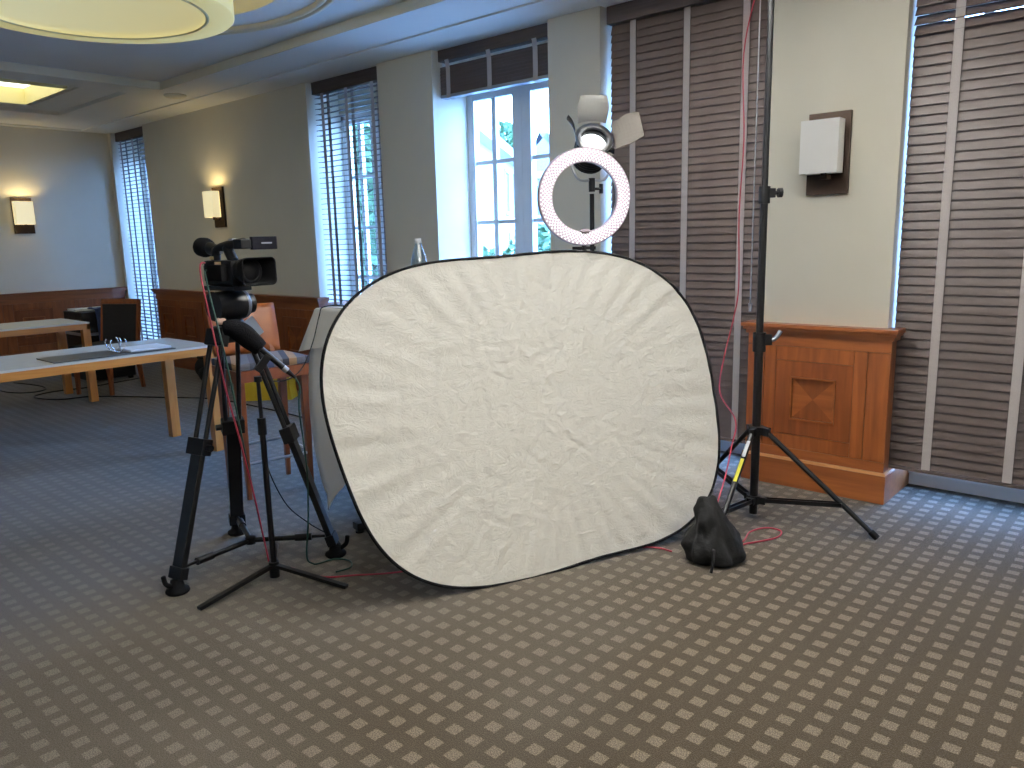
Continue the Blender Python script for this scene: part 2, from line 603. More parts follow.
# ------------------------------------------------------------------ the room
XW, XE, YS, YN = -10.28, 3.4, -1.7, 4.16          # back wall, near end, photographer's side, window wall
ZS, ZU = 2.78, 2.85                               # soffit, upper ceiling
YR = 4.60                                         # outer face of the window wall
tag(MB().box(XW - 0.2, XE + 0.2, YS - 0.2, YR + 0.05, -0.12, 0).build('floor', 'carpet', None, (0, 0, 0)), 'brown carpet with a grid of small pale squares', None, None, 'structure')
struct('wall_back', MB().box(XW - 0.2, XW, YS - 0.2, YR, 0, ZS + 0.3), 'wall', 'far cream end wall with a lit wall lamp')
struct('wall_near', MB().box(XE, XE + 0.2, YS - 0.2, YR, 0, ZS + 0.3), 'wall', 'cream end wall behind the photographer')
struct('wall_side', MB().box(XW, XE, YS - 0.2, YS, 0, ZS + 0.3), 'wall', 'cream side wall facing the windows')
WIN = [(-10.20, -9.30), (-6.05, -5.07), (-4.44, -3.34), (-2.93, -1.85), (-1.175, -0.10)]
wmb = MB()
edges = [XW] + [e for wn in WIN for e in wn] + [XE]
for i in range(0, len(edges), 2):
    wmb.box(edges[i], edges[i + 1], YN, YR, 0, ZS + 0.02)
for a, b in WIN:
    wmb.box(a, b, 4.50, YR, 2.53, ZS + 0.02)
struct('wall_window_side', wmb, 'wall', 'cream window wall with tall recesses between piers')

# ceiling: soffit, a raised tray with a round opening, a far tray with a square light
CX, CY, RO = -4.6, 1.84, 1.04
TX0, TX1, TY0, TY1 = -7.225, -1.98, 0.24, 3.436
cm = MB()
cm.box(XW, XE, TY1, YR, ZS, ZU + 0.25)                       # strip along the windows
cm.box(TX1, XE, YS, TY1, ZS, ZU + 0.25)                      # near part
cm.box(TX0, TX1, YS, TY0, ZS, ZU + 0.25)
FX0, FX1, FY0, FY1 = -9.24, -7.55, 0.40, 3.277               # far tray
LX0, LX1, LY0, LY1 = -8.77, -7.70, 0.86, 2.825               # its light opening
cm.box(XW, FX0, YS, TY1, ZS, ZU + 0.25)
cm.box(FX1, TX0, YS, TY1, ZS, ZU + 0.25)
cm.box(FX0, FX1, YS, FY0, ZS, ZU + 0.25)
cm.box(FX0, FX1, FY1, TY1, ZS, ZU + 0.25)
zt = ZS + 0.035
cm.box(FX0, LX0, FY0, FY1, zt, ZU + 0.25)
cm.box(LX1, FX1, FY0, FY1, zt, ZU + 0.25)
cm.box(LX0, LX1, FY0, LY0, zt, ZU + 0.25)
cm.box(LX0, LX1, LY1, FY1, zt, ZU + 0.25)
# upper ceiling plate with a round hole
n = 96
inner, outer = [], []
for i in range(n):
    a = 2 * PI * i / n
    c, s = math.cos(a), math.sin(a)
    inner.append((CX + RO * c, CY + RO * s))
    k = min(((TX1 - CX) / c if c > 0 else (TX0 - CX) / c) if abs(c) > 1e-6 else 1e9, ((TY1 - CY) / s if s > 0 else (TY0 - CY) / s) if abs(s) > 1e-6 else 1e9)
    outer.append((CX + k * c, CY + k * s))
for p in ((TX0, TY0), (TX0, TY1), (TX1, TY0), (TX1, TY1)):
    j = min(range(n), key=lambda q: (outer[q][0] - p[0]) ** 2 + (outer[q][1] - p[1]) ** 2)
    outer[j] = p
cm.add([(x, y, ZU) for x, y in inner] + [(x, y, ZU) for x, y in outer], [(i, (i + 1) % n, n + (i + 1) % n, n + i) for i in range(n)])
# dome shaft above the opening
cm.lathe([(RO, 0), (RO, 0.22), (0.0, 0.22)], 96, (CX, CY, ZU))
ceil = struct('ceiling', cm, 'ceil', 'pale stepped ceiling with trays')
struct('trim_1', MB().box(XW, XE, 3.835, YR - 0.02, ZS - 0.012, ZS + 0.001), 'ceil', 'shallow step in the ceiling along the windows')
struct('trim_2', MB().lathe([(1.255, 0.0), (1.26, -0.022), (1.275, -0.026), (1.285, -0.024), (1.288, -0.006), (1.298, -0.006), (1.30, -0.03), (1.325, -0.03), (1.335, 0.0)], 128, (CX, CY, ZU)), 'trim_paint', 'round moulding on the upper ceiling around the drum lamp')
tm = MB()
for (a, b, c, d) in ((TX0 - 0.004, TX0 + 0.004, TY0, TY1), (TX0, TX1, TY1 - 0.004, TY1 + 0.004)):
    tm.box(a, b, c, d, ZS, ZU - 0.003)
struct('trim_3', tm, 'trim_paint', 'warm upright edge of the raised ceiling tray')
tm = MB()
for (a, b, c, d) in ((LX0 - 0.16, LX0 - 0.12, LY0 - 0.12, LY1 + 0.10), (LX0 - 0.16, LX1 + 0.1, LY1 + 0.08, LY1 + 0.12)):
    tm.box(a, b, c, d, zt - 0.02, zt + 0.001)
struct('trim_4', tm, 'ceil', 'raised lip around the square ceiling light')
struct('trim_5', MB().box(XW, XW + 0.10, YS, 3.83, ZS - 0.012, ZS + 0.001), 'ceil', 'shallow ceiling step along the far wall')


# windows -----------------------------------------------------------------
def window(k, x0, x1):
    r = thing('window_%d' % k, None, None, ((x0 + x1) / 2, 4.52, 0), kind='structure')
    wd = (x1 - x0) / 2
    f = MB().box(-wd, -wd + 0.045, 0, 0.08, 0, 2.53).box(wd - 0.045, wd, 0, 0.08, 0, 2.53).box(-wd, wd, 0, 0.08, 2.475, 2.53)
    f.build('window_frame', 'white_paint', r)
    MB().box(-wd, wd, 0.03, 0.08, 0, 0.07, 0.004).build('threshold', 'white_paint', r)
    for sgn in (-1, 1):
        a, b = (-wd + 0.04, -0.001) if sgn < 0 else (0.001, wd - 0.04)
        so = 0.062 if sgn < 0 else 0.07
        so2 = 0.07 if sgn < 0 else 0.062
        if sgn > 0:
            so, so2 = 0.07, 0.062
        else:
            so, so2 = 0.024, 0.087
        if sgn > 0:
            so, so2 = 0.087, 0.024
        s = MB().box(a, a + so, 0.005, 0.06, 0.07, 2.48).box(b - so2, b, 0.005, 0.06, 0.07, 2.48)
        s.box(a + so, b - so2, 0.005, 0.06, 0.07, 0.100).box(a + so, b - so2, 0.005, 0.06, 2.44, 2.48)
        st = s.build('sash', 'white_paint', r)
        g0, g1 = a + so, b - so2
        mx = (g0 + g1) / 2
        MB().box(mx - 0.022, mx + 0.022, 0.014, 0.05, 0.100, 2.44).build('glazing_bar', 'white_paint', st)
        for z in (0.612, 1.067, 1.521, 1.974):
            MB().box(g0, g1, 0.016, 0.048, z - 0.014, z + 0.014).build('glazing_bar', 'white_paint', st)
        zs = [0.100, 0.612, 1.067, 1.521, 1.974, 2.44]
        pane = None
        for i in range(5):
            for (p, q) in ((g0, mx - 0.022), (mx + 0.022, g1)):
                z0 = zs[i] + (0.014 if i else 0)
                z1 = zs[i + 1] - (0.014 if i < 4 else 0)
                MB().box(p, q, 0.030, 0.034, z0, z1).build('pane', 'glass', st)
    h = MB().box(-0.012, 0.012, -0.012, 0.005, 1.0, 1.12, 0.003).cyl((0, -0.012, 1.06), (0, -0.05, 1.06), 0.008).cyl((0, -0.045, 1.06), (0.0, -0.045, 0.94), 0.008)
    h.build('window_handle', 'white_paint', r)
    return r


for i, (a, b) in enumerate(WIN):
    window(i + 1, a, b)


# wainscots -----------------------------------------------------------------
def wainscot(name, label, loc, rz, ln, fields, ret=0.0, stile_r=0.10, far=False):
    """local x along the wall (0..ln), local y out of the wall, z up"""
    r = thing(name, label, None, loc, rz, kind='structure')
    D = 0.04
    MB().box(0, ln, -0.04 if ret else 0.0, D - 0.012, 0.15, 0.85).build('backing_panel', 'cherry', r)
    if ret:
        MB().box(0.034, ln - 0.034, -ret, -0.04, 0.15, 0.85).build('return_panel', 'cherry_dark', r)
    # cap moulding: three steps
    cp = MB()
    rb = 0.055 if ret else 0.0
    cp.box(-0.012, ln + 0.012, -rb, D + 0.010, 0.846, 0.868)
    cp.box(-0.025, ln + 0.025, -rb, D + 0.024, 0.868, 0.884)
    cp.box(-0.035, ln + 0.035, -rb, D + 0.034, 0.884, 0.905, 0.004)
    cp.build('cap_moulding', 'cherry_h', r)
    MB().box(-0.015, ln + 0.015, -ret, D + 0.016, 0.0, 0.148).build('plinth', 'cherry_h', r)
    MB().box(-0.012, ln + 0.012, -ret, D + 0.013, 0.148, 0.163, 0.003).build('plinth_edge', 'cherry_pale', r)
    y0, y1 = D - 0.012, D
    g = 0.002
    MB().box(0, ln, y0, y1, 0.785, 0.846).build('rail', 'cherry_h', r)
    MB().box(0, ln, y0, y1, 0.163, 0.215).build('rail', 'cherry_h', r)
    xs = 0
    for (c, wf, last) in fields:          # centre, field width
        h0, h1 = 0.215 + g, 0.785 - g
        a, b = c - wf / 2, c + wf / 2
        # field frame around the middle square
        ms = 0.205
        zc = 0.5
        MB().box(a + g, c - ms - g, y0, y1, h0, h1).build('stile', 'cherry', r)
        MB().box(c + ms + g, b - g, y0, y1, h0, h1).build('stile', 'cherry', r)
        MB().box(c - ms, c + ms, y0, y1, zc + ms + g, h1).build('rail', 'cherry', r)
        MB().box(c - ms, c + ms, y0, y1, h0, zc - ms - g).build('rail', 'cherry', r)
        q = 0.12
        fm = MB()
        for (u0, u1, w0, w1) in ((-ms, -q, -ms, ms), (q, ms, -ms, ms), (-q, q, q, ms), (-q, q, -ms, -q)):
            fm.box(c + u0, c + u1, y0, y1 - 0.0015, zc + w0, zc + w1)
        fm.build('panel', 'cherry_dark', r)
        fr = MB()
        for (u0, u1, w0, w1) in ((-q, -q + 0.009, -q, q), (q - 0.009, q, -q, q), (-q, q, q - 0.009, q), (-q, q, -q, -q + 0.009)):
            fr.box(c + u0, c + u1, y0 - 0.012, y1 + 0.006, zc + w0, zc + w1)
        fr.build('inlay_frame', 'cherry_h', r)
        k = q - 0.010
        for i, (p0, p1) in enumerate((((-k, -k), (k, -k)), ((k, -k), (k, k)), ((k, k), (-k, k)), ((-k, k), (-k, -k)))):
            tri = [(c + p0[0], zc + p0[1]), (c + p1[0], zc + p1[1]), (c, zc)]
            vs_ = [(x, y0 - 0.006, z) for x, z in tri] + [(x, y0 + 0.001, z) for x, z in tri]
            MB().add(vs_, [(0, 1, 2), (3, 4, 5), (0, 1, 4, 3), (1, 2, 5, 4), (2, 0, 3, 5)]).build('inlay_triangle', 'cherry_dark' if i % 2 == 0 else 'cherry_h', r)
        if last:
            MB().box(b + g, last, y0, y1, h0, h1).build('stile', 'cherry', r)
    return r


# near pier: local x runs towards world -x, so x=0 is its right end
wainscot('trim_6', 'glossy cherry wood wainscot block with inlaid square under the near wall lamp', (-1.140, YN, 0), PI, 0.752,
         [(0.3825, 0.545, 0.752)], ret=0.41)
MBt = MB().box(0.002, 0.108, 0.028, 0.0405, 0.217, 0.783)
MBt.build('stile', 'cherry', bpy.data.objects['trim_6'])
# the pier behind the reflector
wainscot('trim_7', 'cherry wood wainscot below the wall between the shuttered and open windows', (-4.405, YN, 0), PI, 0.70, [(0.35, 0.60, 0)], ret=0.41)
wainscot('trim_8', 'short cherry wood wainscot block between the open window and the dark blind', (-2.895, YN, 0), PI, 0.48, [(0.24, 0.45, 0)], ret=0.41)
wainscot('trim_9', 'long dark cherry wainscot with small squares behind the camera tripod', (-6.015, YN, 0), PI, 3.32,
         [(0.42, 0.62, 0), (0.42 + 0.70, 0.62, 0), (0.42 + 1.4, 0.62, 0), (0.42 + 2.1, 0.62, 0), (0.42 + 2.62, 0.42, 0)], ret=0.41)
wainscot('trim_10', 'cherry wainscot with small squares along the far end wall', (XW, YN - 0.02, 0), -PI / 2, 5.6,
         [(0.35, 0.5, 0), (1.06, 0.62, 0), (1.76, 0.62, 0), (2.46, 0.62, 0), (3.16, 0.62, 0), (3.86, 0.62, 0), (4.56, 0.62, 0)])


# ------------------------------------------------------------------ blinds
def slat_mesh(L, wd):
    me = bpy.data.meshes.new('slat')
    nseg = 4
    v, f = [], []
    for x in (-L / 2, L / 2):
        for t in (0.0014, -0.0014):
            for i in range(nseg + 1):
                u = (i / nseg - 0.5)
                v.append((x, u * wd, 0.0015 * (1 - 4 * u * u) + t))
    m = nseg + 1
    A = lambda e, t, i: e * 2 * m + t * m + i
    for i in range(nseg):
        f.append((A(0, 0, i), A(1, 0, i), A(1, 0, i + 1), A(0, 0, i + 1)))
        f.append((A(0, 1, i), A(0, 1, i + 1), A(1, 1, i + 1), A(1, 1, i)))
    for i in (0, nseg):
        f.append((A(0, 0, i), A(0, 1, i), A(1, 1, i), A(1, 0, i)))
    for e in (0, 1):
        f.append([A(e, 0, i) for i in range(m)] + [A(e, 1, i) for i in range(nseg, -1, -1)])
    me.from_pydata(v, [], f)
    me.materials.append(M['slat'])
    return me


def blind(label, x0, x1, tapes, tilt, zb=0.166, zt_=2.655, gaps=(), yb=4.25, pitch=0.045, wd=0.062, tape_w=0.04, wand=None):
    xc = (x0 + x1) / 2
    r = thing('venetian_blind', label, 'blind', (xc, yb, zb), group=None)
    L = x1 - x0
    hr = MB().box(-L / 2 - 0.008, L / 2 + 0.008, -0.045, 0.03, 2.665 - zb, ZS - 0.013 - zb, 0.003)
    hr.build('headrail', 'headrail', r)
    me = slat_mesh(L, wd)
    z = zt_ - zb - 0.02
    i = 0
    while z > 0.035:
        o = bpy.data.objects.new('slat', me)
        COL.objects.link(o)
        o.parent = r
        tl = tilt + random.uniform(-0.015, 0.015)
        o.location = (0, 0, z)
        if i in gaps:
            tl = tilt - gaps[i]
        o.rotation_euler = (tl, 0, 0)
        z -= pitch
        i += 1
    MB().box(-L / 2, L / 2, -0.022, 0.022, 0.0, 0.018, 0.003).build('bottom_rail', 'slat', r)
    yf = -0.5 * wd * max(0.35, abs(math.cos(tilt))) - 0.006
    for t in tapes:
        MB().box(t - xc - tape_w / 2, t - xc + tape_w / 2, yf - 0.0015, yf, 0.0, 2.67 - zb).build('ladder_tape', 'tape', r)
        if abs(math.cos(tilt)) > 0.7:
            MB().box(t - xc - tape_w / 2, t - xc + tape_w / 2, -yf, -yf + 0.0015, 0.0, 2.67 - zb).build('ladder_tape', 'tape', r)
    if wand:
        wm = MB().cyl((wand - xc, -0.05, 2.66 - zb), (wand - xc, -0.055, 0.97 - zb), 0.0035).cyl((wand - xc, -0.055, 1.0 - zb), (wand - xc, -0.055, 0.955 - zb), 0.010, 0.008)
        wm.build('tilt_wand', 'steel', r)
    return r


CL = 1.27
blind('closed brown slatted blind with pale tapes, behind the tall black stand', -2.905, -1.872, (-2.74, -2.376, -2.015), CL, wand=-1.925)
blind('closed brown slatted blind right of the near wall lamp, two bright gaps near its top', -1.166, -0.125, (-0.973, -0.617, -0.26), CL, zb=0.166, gaps={5: 0.30, 6: 0.42, 7: 0.30})
blind('half open slatted blind letting in blue light and greenery, left of the open window', -6.020, -5.085, (-5.90, -5.56, -5.215), 0.05, zb=0.12, wd=0.05)
blind('half open slatted blind in the corner beside the far end wall', -10.165, -9.315, (-10.07, -9.74, -9.42), 0.05, zb=0.05, wd=0.05)

r = thing('venetian_blind', 'dark slatted blind pulled all the way up over the open window', 'blind', (-3.90, 4.26, 2.43))
L2 = 0.525
MB().box(-L2, L2, -0.045, 0.03, 0.255, ZS - 0.013 - 2.43, 0.003).build('headrail', 'headrail', r)
for k in range(26):
    z = 0.024 + k * 0.0076
    MB().box(-L2, L2, -0.028 + 0.001 * ((k * 7) % 3), 0.028, z, z + 0.0068).build('slat', 'headrail', r)
MB().box(-L2, L2, -0.032, 0.032, 0.0, 0.022, 0.004).build('bottom_rail', 'bluegrey', r)
for t in (-0.435, -0.02, 0.40):
    tp = MB()
    pts = [(-0.046, 0.262), (-0.040, 0.24), (-0.040, 0.225), (-0.034, 0.205), (-0.034, 0.05), (-0.037, 0.02), (-0.036, -0.004), (0.02, -0.006)]
    v = [(t + sx, y, z) for y, z in pts for sx in (-0.02, 0.02)]
    v2 = [(x, y - 0.002, z) for x, y, z in v]
    m_ = len(v)
    tp.add(v + v2, [(2 * i, 2 * i + 1, 2 * i + 3, 2 * i + 2) for i in range(len(pts) - 1)] + [(m_ + 2 * i, m_ + 2 * i + 1, m_ + 2 * i + 3, m_ + 2 * i + 2) for i in range(len(pts) - 1)])
    tp.build('ladder_tape', 'tape', r)

# ------------------------------------------------------------------ ceiling lamps
dr = thing('drum_lamp', 'large round yellow glowing drum lamp hanging in the round ceiling opening', 'ceiling lamp', (CX + 0.035, CY + 0.005, 2.63))
MB().lathe([(0.57, 0.0), (0.705, 0.0), (0.712, 0.006), (0.712, 0.150), (0.70, 0.16), (0.0, 0.16)], 96).build('drum', 'drum_body', dr)
MB().lathe([(0.57, 0.0), (0.562, 0.028), (0.0, 0.030)], 96).build('diffuser', 'drum_panel', dr)
MB().lathe([(0.560, -0.001), (0.566, -0.006), (0.574, -0.006), (0.580, -0.001)], 96).build('rim_bead', 'box_wall', dr)
MB().lathe([(0.62, 0.185), (0.635, 0.20), (0.65, 0.185), (0.635, 0.17)], 64, closed=True).build('light_tube', 'cove_tube', dr)
for k in range(3):
    a = k * 2 * PI / 3 + 0.4
    MB().cyl((0.3 * math.cos(a), 0.3 * math.sin(a), 0.15), (0.3 * math.cos(a), 0.3 * math.sin(a), 0.44), 0.008).build('hanger', 'trim_paint', dr)

sq = thing('recessed_ceiling_light', 'square glowing light set into the far ceiling tray', 'ceiling light', ((LX0 + LX1) / 2, (LY0 + LY1) / 2, zt))
hx, hy = (LX1 - LX0) / 2, (LY1 - LY0) / 2
bxm = MB()
for (a, b, c, d) in ((-hx, -hx + 0.012, -hy, hy), (hx - 0.012, hx, -hy, hy), (-hx, hx, -hy, -hy + 0.012), (-hx, hx, hy - 0.012, hy)):
    bxm.box(a, b, c, d, -0.034, 0.115)
bxm.build('box_wall', 'box_wall', sq)
MB().box(-hx, hx, -hy, hy, 0.115, 0.125).build('diffuser', 'box_panel', sq)
tag(MB().lathe([(0.0, 0.0), (0.085, 0.0), (0.10, 0.012), (0.10, 0.022), (0.0, 0.022)], 32, (-7.38, 3.64, ZS - 0.021)).build('ceiling_speaker', 'trim_paint'),
    'small round cream ceiling speaker near the far ceiling tray', 'speaker')


# ------------------------------------------------------------------ wall lamps
def sconce(label, loc, rz, lit):
    """local x along the wall, local -y out of it"""
    r = thing('wall_lamp', label, 'lamp', loc, rz, 'square wall lamps on dark plates')
    MB().box(-0.105, 0.105, -0.022, 0.0, 0.0, 0.405, 0.003).build('back_plate', 'bronze', r)
    sh = MB()
    x0, x1, y0, y1, z0, z1, t = -0.105, 0.085, -0.125, -0.045, 0.102, 0.362, 0.004
    sh.box(x0, x1, y0, y0 + t, z0, z1).box(x0, x0 + t, y0 + t, y1, z0, z1).box(x1 - t, x1, y0 + t, y1, z0, z1).box(x0, x1, y1 - t, y1, z0, z1)
    sh.build('lamp_shade', 'shade_lit' if lit else 'shade_off', r)
    MB().box(-0.02, 0.02, -0.08, -0.02, 0.075, 0.10, 0.004).cyl((0, -0.075, 0.09), (0, -0.075, 0.16), 0.014).build('lamp_arm', 'bronze', r)
    MB().ell((0, -0.080, 0.215), 0.022, 0.022, 0.04).build('bulb', 'bulb' if lit else 'shade_off', r)
    if lit:
        l = bpy.data.lights.new('wall_lamp_light', 'POINT')
        l.energy = lit
        l.color = (1.0, 0.80, 0.42)
        l.shadow_soft_size = 0.03
        o = bpy.data.objects.new('wall_lamp_light', l)
        COL.objects.link(o)
        o.parent = r
        o.location = (0, -0.085, 0.30)
    return r


sconce('unlit white wall lamp on a dark plate above the near cherry wainscot', (-1.508, YN, 1.577), 0, 0)
sconce('lit wall lamp between the two half open blinds, above the video camera', (-7.70, YN, 1.575), 0, 5.0)
sconce('lit wall lamp on the far end wall', (XW, 3.115, 1.577), PI / 2, 5.0)

# ------------------------------------------------------------------ reflector
A = Vector((-2.119, 1.997, 0.0225))
dv = Vector((0.381, 0.9246, 0))
upv = Vector((-0.192, 0.079, 0.978)).normalized()
nrm = dv.cross(upv).normalized()                      # towards the camera
COEF = [0.8437, 0.0051, -0.0003, 0.1339, -0.0129, 0.0013, 0.0023, -0.0359, -0.0192, -0.0027, 0.005, -0.0142, -0.0011, -0.0012, 0.0034]


def rad(a):
    v = COEF[0]
    for k in range(1, 8):
        v += COEF[2 * k - 1] * math.cos(k * a) + COEF[2 * k] * math.sin(k * a)
    return v * 0.985


def refl(a, s, off):
    rr = rad(a) * s
    u, v = 0.4935 + rr * math.cos(a), 0.659 + rr * math.sin(a)
    return A + u * dv + v * upv + off * nrm


rf = thing('reflector_panel', 'big white crumpled collapsible reflector with a black rim leaning at the room centre', 'reflector', A + 0.5 * dv)
base = rf.location.copy()
NA, NR = 340, 90
rnd = random.Random(3)
waves = [(rnd.choice((9, 13, 17, 23, 29, 37, 45, 61, 74)), rnd.uniform(0, 2 * PI), rnd.uniform(0.4, 1.0)) for _ in range(26)]
creases = [(rnd.uniform(-0.75, 0.75), rnd.uniform(-0.55, 0.55), rnd.uniform(0, PI), rnd.uniform(0.04, 0.17), rnd.uniform(0.007, 0.015), rnd.uniform(-1, 1)) for _ in range(620)]
vs_, fs_ = [], []
for j in range(NR + 1):
    s = j / NR
    for i in range(NA):
        a = 2 * PI * i / NA
        g = 0.0
        for k, p, am in waves:
            g += am * math.sin(k * a + p + 1.2 * s)
        g *= 0.0010 * max(0, (s - 0.45) / 0.55) ** 1.3 * (1 - 0.7 * max(0, (s - 0.9) / 0.1))
        rr = rad(a) * s
        u, v = rr * math.cos(a), rr * math.sin(a)
        for cu, cv, ca, ln_, wd_, am in creases:
            du, dv_ = u - cu, v - cv
            t1 = du * math.cos(ca) + dv_ * math.sin(ca)
            if abs(t1) > ln_:
                continue
            t2 = -du * math.sin(ca) + dv_ * math.cos(ca) + 0.12 * t1 * t1
            if abs(t2) > 3 * wd_:
                continue
            g += am * 0.0026 * math.exp(-(t2 / wd_) ** 2) * (1 - (t1 / ln_) ** 2)
        g += 0.006 * (1 - s * s)
        vs_.append(refl(a, s * 0.992, g) - base)
for j in range(NR):
    for i in range(NA):
        fs_.append((j * NA + i, j * NA + (i + 1) % NA, (j + 1) * NA + (i + 1) % NA, (j + 1) * NA + i))
MB().add(vs_, fs_, True).build('cloth', 'reflector', rf)
rim = []
for i in range(200):
    a = 2 * PI * i / 200
    rim.append([refl(a, 1.0, 0) - base + 0.0062 * (math.cos(t) * nrm + math.sin(t) * (refl(a, 1.02, 0) - refl(a, 1.0, 0)).normalized()) for t in [2 * PI * k / 10 for k in range(10)]])
MB().add([p for g in rim for p in g], [(i * 10 + k, i * 10 + (k + 1) % 10, ((i + 1) % 200) * 10 + (k + 1) % 10, ((i + 1) % 200) * 10 + k) for i in range(200) for k in range(10)], True).build('rim', 'rubber', rf)

# ------------------------------------------------------------------ high table behind the reflector
tx0, ty0, tw, th_ = -3.285, 2.236, 0.82, 1.08
bt = thing('bar_table', 'high square bar table hidden under white cloths behind the reflector', 'table', (tx0 + tw / 2, ty0 + tw / 2, 0))
MB().box(-tw / 2 + 0.01, tw / 2 - 0.01, -tw / 2 + 0.01, tw / 2 - 0.01, th_ - 0.04, th_ - 0.012).build('tabletop', 'beech', bt)
MB().cyl((0, 0, 0.03), (0, 0, th_ - 0.04), 0.035).build('pedestal', 'black', bt)
for q in range(4):
    a = math.atan2(-0.486, -0.105) + q * PI / 2
    u = Vector((math.cos(a), math.sin(a), 0))
    MB().obox(u * 0.03 + Vector((0, 0, 0.035)), u * 0.497 + Vector((0, 0, 0.035)), 0.055, 0.036, bev=0.003).build('foot_arm', 'black', bt)
    MB().cyl(u * 0.475, u * 0.475 + Vector((0, 0, 0.008)), 0.020).cyl(u * 0.475, u * 0.475 + Vector((0, 0, 0.02)), 0.006).build('foot_pad', 'rubber', bt)


def draped(z_top, drop_side, drop_corner, flare, inset, seed, fold, bulge=0.0):
    rn = random.Random(seed)
    ph = [rn.uniform(0, 6.28) for _ in range(6)]
    h = tw / 2 + inset
    N = 120
    rows = 22
    per = []
    for i in range(N):
        t = 4 * i / N
        sd, f = int(t), t - int(t)
        e = -1 + 2 * f
        p = [(e, -1), (1, e), (-e, 1), (-1, -e)][sd]
        per.append((p[0] * h, p[1] * h, abs(e)))
    v, f_ = [], []
    # top
    for (x, y, e) in per:
        v.append((x * 0.985, y * 0.985, z_top))
    for k in range(rows + 1):
        s = k / rows
        for i, (x, y, e) in enumerate(per):
            dp = drop_side + (drop_corner - drop_side) * e ** 3
            nx, ny = x / h, y / h
            l = math.hypot(nx, ny)
            wv = fold * s * (math.sin(i * 0.62 + ph[0]) + 0.6 * math.sin(i * 1.13 + ph[1]))
            fl_ = (flare * s + bulge * math.sin(PI * min(1, s * 1.1)) ** 0.7) * (0.25 + 1.0 * e ** 6) + wv * (1 - e ** 8)
            v.append((x + nx / l * fl_, y + ny / l * fl_, z_top - 0.006 - (dp - 0.006) * s))
    for k in range(rows + 1):
        o = k * N
        for i in range(N):
            f_.append((o + i, o + (i + 1) % N, o + N + (i + 1) % N, o + N + i))
    f_.append(tuple(range(N)))
    return MB().add([(x + tx0 + tw / 2, y + ty0 + tw / 2, z) for x, y, z in v], f_, True)


tag(draped(th_ - 0.007, 0.80, 1.055, 0.012, 0.001, 4, 0.010, 0.05).build('tablecloth', 'cloth'), 'long white under cloth hanging from the high table to the floor', 'tablecloth', 'white cloths on the high table')
tag(draped(th_, 0.16, 0.215, 0.075, 0.008, 9, 0.004).build('tablecloth', 'cloth'), 'short cream top cloth with a hanging corner on the high table', 'tablecloth', 'white cloths on the high table')
tag(MB().prism([(-3.25, 2.255), (-2.99, 2.26), (-2.97, 2.62), (-3.24, 2.60)], th_ + 0.001, th_ + 0.006).build('paper_sheets', 'paper'), 'white paper sheets at the corner of the high clothed table', 'paper')
tag(MB().box(-3.12, -2.98, 2.33, 2.47, th_ + 0.0065, th_ + 0.020, 0.004).build('card_packet', 'orange'), 'small flat orange packet on the papers on the high table', 'packet')
bo = thing('water_bottle', 'clear plastic water bottle rising above the reflector edge', 'bottle', (-2.99, 2.66, th_ + 0.001))
MB().lathe([(0.0, 0.0), (0.036, 0.0), (0.042, 0.01), (0.042, 0.06), (0.039, 0.07), (0.042, 0.08), (0.042, 0.13), (0.039, 0.14), (0.042, 0.15), (0.042, 0.19), (0.036, 0.23), (0.022, 0.28), (0.014, 0.30), (0.014, 0.305)], 28).build('bottle_body', 'bottle', bo)
MB().lathe([(0.0, 0.302), (0.016, 0.302), (0.016, 0.325), (0.0, 0.325)], 20).build('cap', 'shade_off', bo)


# ------------------------------------------------------------------ ring light
def frame_from(nv, c):
    nv = Vector(nv).normalized()
    x = Vector((0, 0, 1)).cross(nv).normalized()
    y = nv.cross(x)
    return Matrix(((x.x, y.x, nv.x, c[0]), (x.y, y.y, nv.y, c[1]), (x.z, y.z, nv.z, c[2]), (0, 0, 0, 1)))


RC = Vector((-2.318, 3.161, 1.586))
rl = thing('ring_light', 'glowing round ring light on a stand above the reflector', 'ring light', RC)
tocam = Vector((0, 0, H)) - RC
ang = math.atan2(tocam.y, tocam.x) + math.radians(17)
mR = frame_from((math.cos(ang), math.sin(ang), -0.02), (0, 0, 0))
ri, ro = 0.166, 0.232
MB().lathe([(ri + 0.002, 0.002), (ri, -0.004), (ri, -0.028), (ri + 0.01, -0.034), (ro - 0.008, -0.034), (ro + 0.003, -0.026), (ro + 0.003, -0.002), (ro - 0.001, 0.003)], 72).move(mR).build('housing', 'ring_shell', rl)
MB().lathe([(ri, 0.0), (ri + 0.004, 0.005), (ro - 0.004, 0.005), (ro, 0.0)], 72).move(mR).build('diffuser', 'led_face', rl)
lm = MB()
for rw in range(6):
    rr = ri + 0.009 + rw * (ro - ri - 0.018) / 5
    for k in range(66):
        a = 2 * PI * (k + 0.5 * (rw % 2)) / 66
        c, s = rr * math.cos(a), rr * math.sin(a)
        q = 0.0040
        lm.add([mR @ Vector((c + q * math.cos(t), s + q * math.sin(t), 0.0065)) for t in [2 * PI * h / 6 for h in range(6)]], [tuple(range(6))])
tag(lm.build('led_dots', 'led', rl), None, None, None, 'stuff')
MB().ell((0, 0, 0), 0.028, 0.010, 0.014, mR @ Matrix.Translation((0, -0.165, 0.002)) @ Matrix.Rotation(PI / 2, 4, 'X')).build('phone_clip', 'ring_shell', rl)
b0 = mR @ Vector((0, -ro - 0.01, -0.016))
MB().cyl(b0 + Vector((0, 0, 0.02)), b0 - Vector((0, 0, 0.06)), 0.012).obox(b0 + Vector((-0.05, -0.03, -0.005)), b0 + Vector((0.05, 0.03, -0.005)), 0.018, 0.016).build('mount_bracket', 'black_plastic', rl)
sp = RC + b0
